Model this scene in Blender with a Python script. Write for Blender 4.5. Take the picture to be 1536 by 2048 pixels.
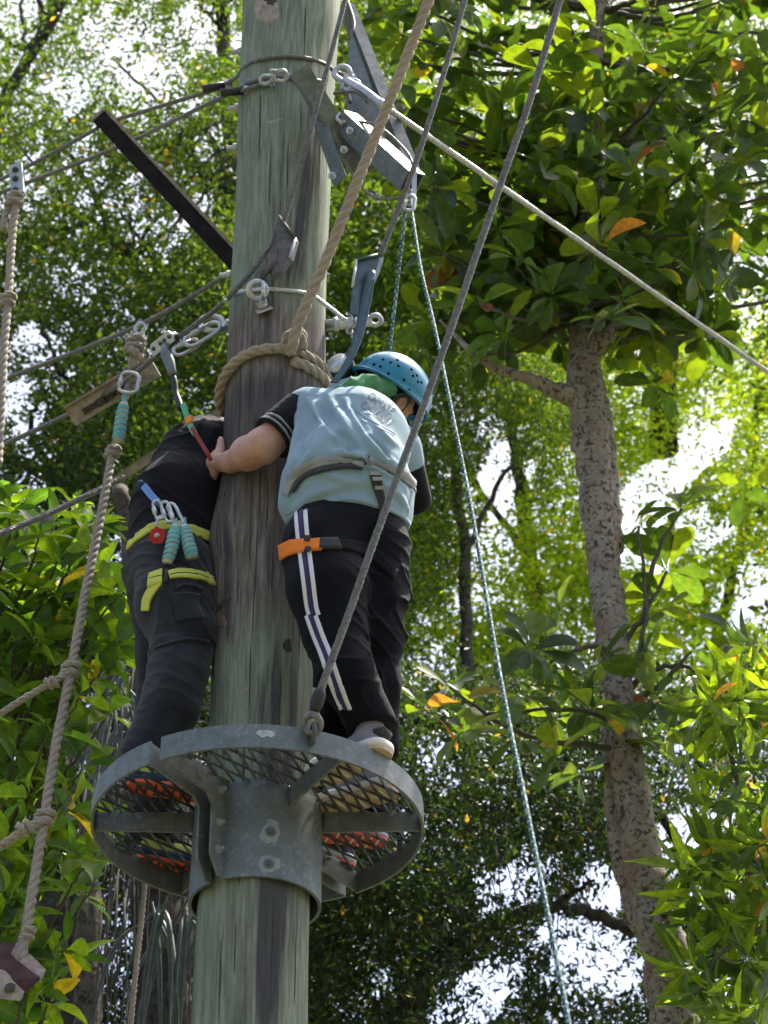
import bpy, bmesh, math, random
import numpy as np
from mathutils import Vector, Matrix
from mathutils.bvhtree import BVHTree
R_ = math.radians
rng = np.random.default_rng(7)
random.seed(7)
scene = bpy.context.scene
for o in list(bpy.data.objects): bpy.data.objects.remove(o)

# ------------------------------------------------------------------ camera
FPX, PITCH = 4266.0, R_(36.9)          # focal length in photo pixels, upward pitch
CAM = np.array([0.0, 0.0, 1.6])
FW = np.array([0, math.cos(PITCH), math.sin(PITCH)])
UPV = np.array([0, -math.sin(PITCH), math.cos(PITCH)])
RT = np.array([1.0, 0, 0])
cam_data = bpy.data.cameras.new('camera')
cam_data.sensor_fit = 'VERTICAL'; cam_data.sensor_height = 36.0
cam_data.lens = 36.0 * FPX / 2048.0
cam_data.clip_start = 0.05; cam_data.clip_end = 6000
camera = bpy.data.objects.new('camera', cam_data)
scene.collection.objects.link(camera)
camera.location = CAM
camera.rotation_euler = (math.pi / 2 + PITCH, 0, 0)
scene.camera = camera
cam_data.dof.use_dof = True; cam_data.dof.focus_distance = 7.1; cam_data.dof.aperture_fstop = 5.6

# ------------------------------------------------------------------ sky, sun, exposure
SUN_AZ, SUN_EL = R_(48), R_(68)        # azimuth clockwise from +Y (away from the camera) towards +X
world = bpy.data.worlds.new('World'); scene.world = world; world.use_nodes = True
wn = world.node_tree.nodes; wl = world.node_tree.links
bg = wn['Background']; bg.inputs['Strength'].default_value = 0.15
sky = wn.new('ShaderNodeTexSky'); sky.sky_type = 'NISHITA'; sky.sun_disc = False
sky.sun_elevation = SUN_EL; sky.sun_rotation = SUN_AZ
sky.air_density = 0.8; sky.dust_density = 5.0; sky.ozone_density = 1.0
wl.new(sky.outputs[0], bg.inputs['Color'])
sun_data = bpy.data.lights.new('sun', 'SUN'); sun_data.energy = 5.0; sun_data.angle = R_(0.53)
sun_data.color = (1.0, 0.94, 0.84)
sun = bpy.data.objects.new('sun', sun_data); scene.collection.objects.link(sun)
to_sun = Vector((math.sin(SUN_AZ) * math.cos(SUN_EL), math.cos(SUN_AZ) * math.cos(SUN_EL), math.sin(SUN_EL)))
sun.rotation_euler = to_sun.to_track_quat('Z', 'Y').to_euler()
vs = scene.view_settings
vs.view_transform = 'Standard'; vs.look = 'None'; vs.gamma = 1.0; vs.exposure = 1.27
vs.use_curve_mapping = False
scene.cycles.max_bounces = 3; scene.cycles.diffuse_bounces = 3; scene.cycles.glossy_bounces = 2; scene.cycles.transmission_bounces = 2
scene.cycles.adaptive_threshold = .02
scene.cycles.transparent_max_bounces = 4
scene.cycles.use_denoising = True

# ------------------------------------------------------------------ coordinates
def ray(x, y):
    return FW + RT * (x - 768) / FPX + UPV * (1024 - y) / FPX
def at(x, y, Y):
    """world point seen at photo pixel (x, y) at the distance Y north of the camera"""
    d = ray(x, y); return CAM + d * (Y / d[1])
def atz(x, y, z):
    d = ray(x, y); return CAM + d * ((z - CAM[2]) / d[2])
def V(p): return Vector((float(p[0]), float(p[1]), float(p[2])))
def ppm(p):
    return FPX / float((np.asarray(p) - CAM) @ FW)
def project(P):
    d = np.asarray(P) - CAM; k = d @ FW
    return 768 + FPX * (d @ RT) / k, 1024 - FPX * (d @ UPV) / k

# ------------------------------------------------------------------ objects
def link(o): scene.collection.objects.link(o); return o
def mesh_obj(name, verts, faces, mat=None, parent=None, smooth=True):
    me = bpy.data.meshes.new(name)
    me.from_pydata([tuple(map(float, v)) for v in verts], [], [tuple(map(int, f)) for f in faces])
    if smooth: me.polygons.foreach_set('use_smooth', [True] * len(me.polygons))
    me.update()
    if mat: me.materials.append(mat)
    o = link(bpy.data.objects.new(name, me))
    if parent: o.parent = parent
    return o
def big_mesh(name, verts, loops_per_face, faces, mat=None, parent=None, smooth=True, cols=None):
    """fast path for large numpy meshes, every face with the same number of corners"""
    verts = np.asarray(verts, np.float32); faces = np.asarray(faces, np.int32)
    me = bpy.data.meshes.new(name)
    nf = len(faces)
    me.vertices.add(len(verts)); me.vertices.foreach_set('co', verts.ravel())
    me.loops.add(nf * loops_per_face); me.loops.foreach_set('vertex_index', faces.ravel())
    me.polygons.add(nf)
    me.polygons.foreach_set('loop_start', np.arange(0, nf * loops_per_face, loops_per_face, dtype=np.int32))
    me.polygons.foreach_set('loop_total', np.full(nf, loops_per_face, np.int32))
    me.polygons.foreach_set('use_smooth', np.full(nf, smooth, dtype=bool))
    me.update(calc_edges=True)
    if cols is not None:
        a = me.color_attributes.new('tint', 'FLOAT_COLOR', 'POINT')
        c = np.ones((len(verts), 4), np.float32); c[:, :3] = cols
        a.data.foreach_set('color', c.ravel())
    if mat: me.materials.append(mat)
    o = link(bpy.data.objects.new(name, me))
    if parent: o.parent = parent
    return o
def bm_obj(name, bm, mat=None, parent=None, smooth=False, bevel=0):
    if bevel:
        bmesh.ops.bevel(bm, geom=bm.edges[:], offset=bevel, segments=2, affect='EDGES', profile=.6)
    me = bpy.data.meshes.new(name); bm.to_mesh(me); bm.free()
    if smooth: me.polygons.foreach_set('use_smooth', [True] * len(me.polygons))
    if mat: me.materials.append(mat)
    o = link(bpy.data.objects.new(name, me))
    if parent: o.parent = parent
    return o
def thing(name, label, cat, loc=(0, 0, 0), group=None):
    o = link(bpy.data.objects.new(name, None)); o.empty_display_size = .1
    o['label'] = label; o['category'] = cat
    if group: o['group'] = group
    return o
def tag(o, label, cat, group=None):
    o['label'] = label; o['category'] = cat
    if group: o['group'] = group
    return o

# ------------------------------------------------------------------ shape helpers
def catmull(pts, n=10):
    pts = [np.asarray(p, float) for p in pts]
    if len(pts) == 2:
        return np.array([pts[0] * (1 - t) + pts[1] * t for t in np.linspace(0, 1, n + 1)])
    P = [2 * pts[0] - pts[1]] + pts + [2 * pts[-1] - pts[-2]]
    out = []
    for i in range(1, len(P) - 2):
        for t in np.linspace(0, 1, n, endpoint=False):
            a, b, c, d = P[i - 1], P[i], P[i + 1], P[i + 2]
            out.append(.5 * ((2 * b) + (-a + c) * t + (2 * a - 5 * b + 4 * c - d) * t * t + (-a + 3 * b - 3 * c + d) * t ** 3))
    out.append(pts[-1])
    return np.array(out)
def resample(path, step):
    seg = np.linalg.norm(np.diff(path, axis=0), axis=1); s = np.concatenate([[0], np.cumsum(seg)])
    n = max(2, int(s[-1] / step) + 1); t = np.linspace(0, s[-1], n)
    return np.stack([np.interp(t, s, path[:, k]) for k in range(path.shape[1])], 1), t
def frames(path):
    T = np.gradient(path, axis=0); T /= np.linalg.norm(T, axis=1)[:, None] + 1e-12
    N = np.zeros_like(T); a = np.array([0, 0, 1.0]) if abs(T[0][2]) < .9 else np.array([1.0, 0, 0])
    n = np.cross(T[0], a); n /= np.linalg.norm(n)
    for i in range(len(T)):
        n = n - T[i] * (n @ T[i]); n /= np.linalg.norm(n) + 1e-12; N[i] = n
    return T, N, np.cross(T, N)
def tube_data(path, rad, sides=8, caps=True):
    path = np.asarray(path, float); n = len(path)
    rad = np.broadcast_to(np.asarray(rad, float), (n,))
    T, N, B = frames(path)
    a = np.linspace(0, 2 * math.pi, sides, endpoint=False)
    v = path[:, None] + rad[:, None, None] * (N[:, None] * np.cos(a)[None, :, None] + B[:, None] * np.sin(a)[None, :, None])
    v = v.reshape(-1, 3)
    i = np.arange(n - 1)[:, None] * sides; j = np.arange(sides)[None]; k = (j + 1) % sides
    f = np.stack([i + j, i + k, i + sides + k, i + sides + j], -1).reshape(-1, 4)
    f = [tuple(q) for q in f]
    if caps:
        f.append(tuple(range(sides - 1, -1, -1))); f.append(tuple(range((n - 1) * sides, n * sides)))
    return v, f
class MB:
    """collects pieces of one mesh"""
    def __init__(s): s.v = []; s.f = []; s.n = 0
    def add(s, v, f):
        s.v.extend(list(v)); s.f.extend([tuple(int(i) + s.n for i in q) for q in f]); s.n = len(s.v); return s
    def tube(s, pts, rad, sides=8, smooth_n=0):
        p = catmull(pts, smooth_n) if smooth_n else np.asarray(pts, float)
        r = np.asarray(rad, float)
        if r.ndim and len(r) != len(p):
            r = np.interp(np.linspace(0, 1, len(p)), np.linspace(0, 1, len(r)), r)
        return s.add(*tube_data(p, r, sides))
    def box(s, c, ax, ay, az):
        c, ax, ay, az = (np.asarray(q, float) for q in (c, ax, ay, az))
        v = [c + i * ax + j * ay + k * az for k in (-1, 1) for j in (-1, 1) for i in (-1, 1)]
        return s.add(v, [(0, 2, 3, 1), (4, 5, 7, 6), (0, 1, 5, 4), (2, 6, 7, 3), (0, 4, 6, 2), (1, 3, 7, 5)])
    def prism(s, poly, h):
        """poly: 3D loop, h: extrusion vector"""
        poly = [np.asarray(q, float) for q in poly]; n = len(poly); h = np.asarray(h, float)
        v = poly + [q + h for q in poly]
        f = [tuple(range(n))[::-1], tuple(range(n, 2 * n))] + [(i, (i + 1) % n, n + (i + 1) % n, n + i) for i in range(n)]
        return s.add(v, f)
    def torus(s, c, axis, R, r, ns=24, ms=8, a0=0, a1=2 * math.pi, ref=None, k=1.0):
        axis = np.array(axis, float); axis /= np.linalg.norm(axis)
        u = np.asarray(ref, float) if ref is not None else np.cross(axis, [0.3, .2, 1])
        u = u - axis * (u @ axis); u /= np.linalg.norm(u); w = np.cross(axis, u)
        full = abs(a1 - a0 - 2 * math.pi) < 1e-6
        aa = np.linspace(a0, a1, ns + 1)
        path = np.array([np.asarray(c, float) + R * (math.cos(t) * u * k + math.sin(t) * w) for t in aa])
        if full:
            v = []; f = []
            for i in range(ns):
                t = aa[i]; d = math.cos(t) * u + math.sin(t) * w
                for j in range(ms):
                    q = 2 * math.pi * j / ms
                    v.append(path[i] + r * (math.cos(q) * d + math.sin(q) * axis))
            for i in range(ns):
                for j in range(ms):
                    f.append((i * ms + j, ((i + 1) % ns) * ms + j, ((i + 1) % ns) * ms + (j + 1) % ms, i * ms + (j + 1) % ms))
            return s.add(v, f)
        return s.add(*tube_data(path, r, ms))
    def build(s, name, mat=None, parent=None, smooth=False):
        o = mesh_obj(name, s.v, s.f, mat, parent, smooth)
        bm = bmesh.new(); bm.from_mesh(o.data); bmesh.ops.recalc_face_normals(bm, faces=bm.faces[:]); bm.to_mesh(o.data); bm.free()
        return o
def sharpen(o, deg=40):
    o.data.polygons.foreach_set('use_smooth', [True] * len(o.data.polygons))
    o.data.set_sharp_from_angle(angle=R_(deg)); return o
def rope_data(path, rad, strands=3, pitch=6.5, sides=6, ppt=10, phase=0):
    """laid rope: helical strands round a path"""
    path, s = resample(np.asarray(path, float), rad * pitch / ppt)
    T, N, B = frames(path)
    vs, fs, n0 = [], [], 0
    sr = rad * (.56 if strands == 3 else .40); off = rad * (.46 if strands == 3 else .62)
    for k in range(strands):
        ph = 2 * math.pi * (s / (rad * pitch) + k / strands) + phase
        sp = path + off * (N * np.cos(ph)[:, None] + B * np.sin(ph)[:, None])
        v, f = tube_data(sp, sr, sides); vs.append(v); fs += [tuple(i + n0 for i in q) for q in f]; n0 += len(v)
    return np.concatenate(vs), fs
# ------------------------------------------------------------------ materials
def new_mat(name):
    m = bpy.data.materials.new(name); m.use_nodes = True
    nt = m.node_tree; return m, nt, nt.nodes['Principled BSDF'], nt.nodes['Material Output']
def ramp(nt, src, stops, interp='LINEAR'):
    r = nt.nodes.new('ShaderNodeValToRGB'); r.color_ramp.interpolation = interp
    e = r.color_ramp.elements
    while len(e) < len(stops): e.new(.5)
    for el, (p, c) in zip(e, stops):
        el.position = p; el.color = (*c, 1) if len(c) == 3 else c
    nt.links.new(src, r.inputs[0]); return r.outputs[0]
def noise(nt, scale, detail=4, rough=.55, vec=None, dist=0, stretch=None, coord='Object'):
    tc = nt.nodes.new('ShaderNodeTexCoord'); src = tc.outputs[coord]
    if vec is not None: src = vec
    if stretch:
        mp = nt.nodes.new('ShaderNodeMapping'); mp.inputs['Scale'].default_value = stretch
        nt.links.new(src, mp.inputs[0]); src = mp.outputs[0]
    n = nt.nodes.new('ShaderNodeTexNoise'); n.inputs['Scale'].default_value = scale
    n.inputs['Detail'].default_value = detail; n.inputs['Roughness'].default_value = rough
    n.inputs['Distortion'].default_value = dist
    nt.links.new(src, n.inputs['Vector']); return n.outputs['Fac']
def mix(nt, fac, a, b, mode='MIX'):
    m = nt.nodes.new('ShaderNodeMix'); m.data_type = 'RGBA'; m.blend_type = mode
    for sock, val in ((m.inputs[0], fac), (m.inputs[6], a), (m.inputs[7], b)):
        if hasattr(val, 'is_linked'): nt.links.new(val, sock)
        elif isinstance(val, (int, float)): sock.default_value = val
        else: sock.default_value = (*val, 1)
    return m.outputs[2]
def bump(nt, bsdf, h, strength=.3, dist=.01):
    b = nt.nodes.new('ShaderNodeBump'); b.inputs['Strength'].default_value = strength; b.inputs['Distance'].default_value = dist
    nt.links.new(h, b.inputs['Height']); nt.links.new(b.outputs[0], bsdf.inputs['Normal'])
def simple(name, col, rough=.6, metal=0, var=.25, scale=25, bumps=.2, bscale=None, bdist=.003, spec=.5, sheen=0):
    m, nt, b, out = new_mat(name)
    n = noise(nt, scale)
    lo = tuple(max(0, c * (1 - var)) for c in col); hi = tuple(min(1, c * (1 + var)) for c in col)
    nt.links.new(ramp(nt, n, [(.3, lo), (.7, hi)]), b.inputs['Base Color'])
    b.inputs['Roughness'].default_value = rough; b.inputs['Metallic'].default_value = metal
    b.inputs['Specular IOR Level'].default_value = spec
    if sheen: b.inputs['Sheen Weight'].default_value = sheen
    if bumps: bump(nt, b, noise(nt, bscale or scale * 6), bumps, bdist)
    return m

def mat_pole():
    m, nt, b, out = new_mat('weathered_pole_wood')
    fine = noise(nt, 9, 8, .72, stretch=(8, 8, .55), dist=.25)
    mid = noise(nt, 2.2, 5, .62, stretch=(3.2, 3.2, .22), dist=.5)
    big = noise(nt, 1.1, 4, .5, stretch=(1.2, 1.2, .55), dist=.5)
    green = ramp(nt, fine, [(.25, (.085, .105, .072)), (.48, (.180, .212, .150)), (.75, (.330, .360, .270))])
    brown = ramp(nt, fine, [(.25, (.050, .040, .034)), (.5, (.150, .126, .105)), (.75, (.34, .295, .25))])
    # worn, greyer middle of the pole where people hold on to it
    tc = nt.nodes.new('ShaderNodeTexCoord'); sp = nt.nodes.new('ShaderNodeSeparateXYZ'); nt.links.new(tc.outputs['Object'], sp.inputs[0])
    mr = nt.nodes.new('ShaderNodeMapRange'); mr.inputs[1].default_value = 5.35; mr.inputs[2].default_value = 5.75; nt.links.new(sp.outputs[2], mr.inputs[0])
    mr2 = nt.nodes.new('ShaderNodeMapRange'); mr2.inputs[1].default_value = 7.0; mr2.inputs[2].default_value = 6.75; nt.links.new(sp.outputs[2], mr2.inputs[0])
    mu = nt.nodes.new('ShaderNodeMath'); mu.operation = 'MULTIPLY'; nt.links.new(mr.outputs[0], mu.inputs[0]); nt.links.new(mr2.outputs[0], mu.inputs[1])
    ad = nt.nodes.new('ShaderNodeMath'); ad.operation = 'MULTIPLY_ADD'; nt.links.new(mu.outputs[0], ad.inputs[0]); ad.inputs[1].default_value = .55; nt.links.new(big, ad.inputs[2])
    wear = ramp(nt, ad.outputs[0], [(.58, (0, 0, 0)), (.86, (1, 1, 1))])
    c = mix(nt, wear, green, brown)
    # dark hand-worn, rope-stained stretch below the manila rope
    zs1 = nt.nodes.new('ShaderNodeMapRange'); zs1.inputs[1].default_value = 5.85; zs1.inputs[2].default_value = 6.30; nt.links.new(sp.outputs[2], zs1.inputs[0])
    zs2 = nt.nodes.new('ShaderNodeMapRange'); zs2.inputs[1].default_value = 6.66; zs2.inputs[2].default_value = 6.56; nt.links.new(sp.outputs[2], zs2.inputs[0])
    zz = nt.nodes.new('ShaderNodeMath'); zz.operation = 'MULTIPLY'; nt.links.new(zs1.outputs[0], zz.inputs[0]); nt.links.new(zs2.outputs[0], zz.inputs[1])
    za = nt.nodes.new('ShaderNodeMath'); za.operation = 'MULTIPLY_ADD'; nt.links.new(zz.outputs[0], za.inputs[0]); za.inputs[1].default_value = .42; nt.links.new(noise(nt, 2.0, 5, .6, stretch=(2.6, 2.6, .5)), za.inputs[2])
    c = mix(nt, ramp(nt, za.outputs[0], [(.62, (0, 0, 0)), (.95, (.72, .72, .72))]), c, (.045, .040, .044))
    st = ramp(nt, mid, [(.53, (0, 0, 0)), (.60, (.85, .85, .85))])
    c = mix(nt, st, c, (.042, .037, .045))
    crack = ramp(nt, noise(nt, 5, 3, .5, stretch=(16, 16, .22), dist=.3), [(.30, (1, 1, 1)), (.345, (0, 0, 0))])
    c = mix(nt, crack, c, (.04, .035, .03))
    nt.links.new(c, b.inputs['Base Color']); b.inputs['Roughness'].default_value = .85; b.inputs['Specular IOR Level'].default_value = .25
    h = nt.nodes.new('ShaderNodeMath'); h.operation = 'SUBTRACT'; nt.links.new(fine, h.inputs[0]); nt.links.new(crack, h.inputs[1])
    bump(nt, b, h.outputs[0], .55, .008)
    return m
def mat_steel(name, lo, hi, rough=.5, metal=.55, patch=(.42, .44, .43)):
    m, nt, b, out = new_mat(name)
    c = ramp(nt, noise(nt, 14, 6, .65), [(.3, lo), (.7, hi)])
    sp = ramp(nt, noise(nt, 48, 6, .75), [(.54, (0, 0, 0)), (.70, (.8, .8, .8))])
    c = mix(nt, sp, c, patch)
    rust = ramp(nt, noise(nt, 9, 5, .6), [(.64, (0, 0, 0)), (.78, (.6, .6, .6))])
    c = mix(nt, rust, c, (.13, .085, .055))
    nt.links.new(c, b.inputs['Base Color']); b.inputs['Metallic'].default_value = metal
    nt.links.new(ramp(nt, noise(nt, 20), [(.3, (rough - .1,) * 3), (.7, (rough + .15,) * 3)]), b.inputs['Roughness'])
    bump(nt, b, noise(nt, 120), .12, .002); return m
def mat_bark(name, pale, mid_, dark, scale=1.0):
    m, nt, b, out = new_mat(name)
    n1 = noise(nt, 6 * scale, 6, .6, dist=.4)
    c = ramp(nt, n1, [(.3, mid_), (.55, pale), (.75, tuple(min(1, q * 1.25) for q in pale))])
    n2 = noise(nt, 24 * scale, 5, .65, dist=.7)
    c = mix(nt, ramp(nt, n2, [(.515, (0, 0, 0)), (.58, (.9, .9, .9))]), c, dark)
    n3 = noise(nt, 3 * scale, 3, .5)
    c = mix(nt, ramp(nt, n3, [(.52, (0, 0, 0)), (.7, (.7, .7, .7))]), c, (mid_[0] * 1.05, mid_[1] * .75, mid_[2] * .6))
    nt.links.new(c, b.inputs['Base Color']); b.inputs['Roughness'].default_value = .9; b.inputs['Specular IOR Level'].default_value = .2
    bump(nt, b, n2, .6, .012); return m
def mat_leaf(name, trans=.45, rough=.42, spec=.5, per_object=False, tgain=(2.6, 2.4, .9), plain=False):
    m, nt, b, out = new_mat(name)
    if per_object:
        s = nt.nodes.new('ShaderNodeObjectInfo').outputs['Color']
    else:
        a = nt.nodes.new('ShaderNodeAttribute'); a.attribute_name = 'tint'; s = a.outputs['Color']
    blot = None if plain else noise(nt, 28, 4)
    c = s if plain else mix(nt, 1.0, s, ramp(nt, blot, [(.3, (.62, .68, .6)), (.7, (1.3, 1.2, 1.1))]), 'MULTIPLY')
    if per_object:
        # midrib and side veins in the leaf's own coordinates (x along the blade, y across it)
        tcn = nt.nodes.new('ShaderNodeTexCoord'); sx = nt.nodes.new('ShaderNodeSeparateXYZ'); nt.links.new(tcn.outputs['Object'], sx.inputs[0])
        def mth(op, a, b_):
            q = nt.nodes.new('ShaderNodeMath'); q.operation = op
            for i, val in enumerate((a, b_)):
                if val is None: continue
                if hasattr(val, 'is_linked'): nt.links.new(val, q.inputs[i])
                else: q.inputs[i].default_value = val
            return q.outputs[0]
        ay = mth('ABSOLUTE', sx.outputs[1], None)
        side = mth('SINE', mth('MULTIPLY', mth('SUBTRACT', sx.outputs[0], mth('MULTIPLY', ay, .9)), 330.), None)
        vein = mth('MAXIMUM', mth('LESS_THAN', ay, .0016), mth('MULTIPLY', mth('GREATER_THAN', side, .93), .45))
        c = mix(nt, vein, c, mix(nt, 1.0, c, (1.7, 1.6, 1.7), 'MULTIPLY'))
        brown = noise(nt, 14, 3, .6)
        c = mix(nt, ramp(nt, brown, [(.66, (0, 0, 0)), (.72, (.65, .65, .65))]), c, (.10, .055, .018))
    nt.links.new(c, b.inputs['Base Color']); b.inputs['Roughness'].default_value = rough
    b.inputs['Specular IOR Level'].default_value = spec
    t = nt.nodes.new('ShaderNodeBsdfTranslucent')
    tc = mix(nt, 1.0, c, tgain, 'MULTIPLY'); nt.links.new(tc, t.inputs['Color'])
    mx = nt.nodes.new('ShaderNodeMixShader'); mx.inputs[0].default_value = trans
    nt.links.new(b.outputs[0], mx.inputs[1]); nt.links.new(t.outputs[0], mx.inputs[2])
    nt.links.new(mx.outputs[0], out.inputs['Surface']); return m
def mat_rope(name, col, dark):
    m, nt, b, out = new_mat(name)
    c = ramp(nt, noise(nt, 140, 4, .7), [(.3, dark), (.7, col)])
    c = mix(nt, ramp(nt, noise(nt, 6, 3), [(.4, (.0, 0, 0)), (.75, (.55, .55, .55))]), c, tuple(q * .55 for q in col))
    nt.links.new(c, b.inputs['Base Color']); b.inputs['Roughness'].default_value = .9
    b.inputs['Specular IOR Level'].default_value = .15; b.inputs['Sheen Weight'].default_value = .3
    bump(nt, b, noise(nt, 320, 3), .5, .003); return m
def mat_cloth(name, col, var=.15, sheen=.25, rough=.85, weave=500):
    m, nt, b, out = new_mat(name)
    c = ramp(nt, noise(nt, 10, 5, .6), [(.3, tuple(q * (1 - var) for q in col)), (.7, tuple(q * (1 + var) for q in col))])
    nt.links.new(c, b.inputs['Base Color']); b.inputs['Roughness'].default_value = rough
    b.inputs['Sheen Weight'].default_value = sheen; b.inputs['Specular IOR Level'].default_value = .12
    w = noise(nt, weave, 2); f = noise(nt, 26, 4, .6, dist=1.2)
    s = nt.nodes.new('ShaderNodeMath'); s.operation = 'MULTIPLY_ADD'; nt.links.new(f, s.inputs[0]); s.inputs[1].default_value = .9; nt.links.new(w, s.inputs[2])
    bump(nt, b, s.outputs[0], .35, .004); return m
def mat_skin(name, col):
    m, nt, b, out = new_mat(name)
    c = ramp(nt, noise(nt, 18, 5, .6), [(.28, (col[0] * .74, col[1] * .60, col[2] * .56)), (.5, (col[0] * .92, col[1] * .86, col[2] * .84)), (.72, col)])
    nt.links.new(c, b.inputs['Base Color']); b.inputs['Roughness'].default_value = .55
    b.inputs['Subsurface Weight'].default_value = .12; b.inputs['Subsurface Radius'].default_value = (.01, .004, .002)
    bump(nt, b, noise(nt, 260, 3), .15, .001); return m
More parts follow.
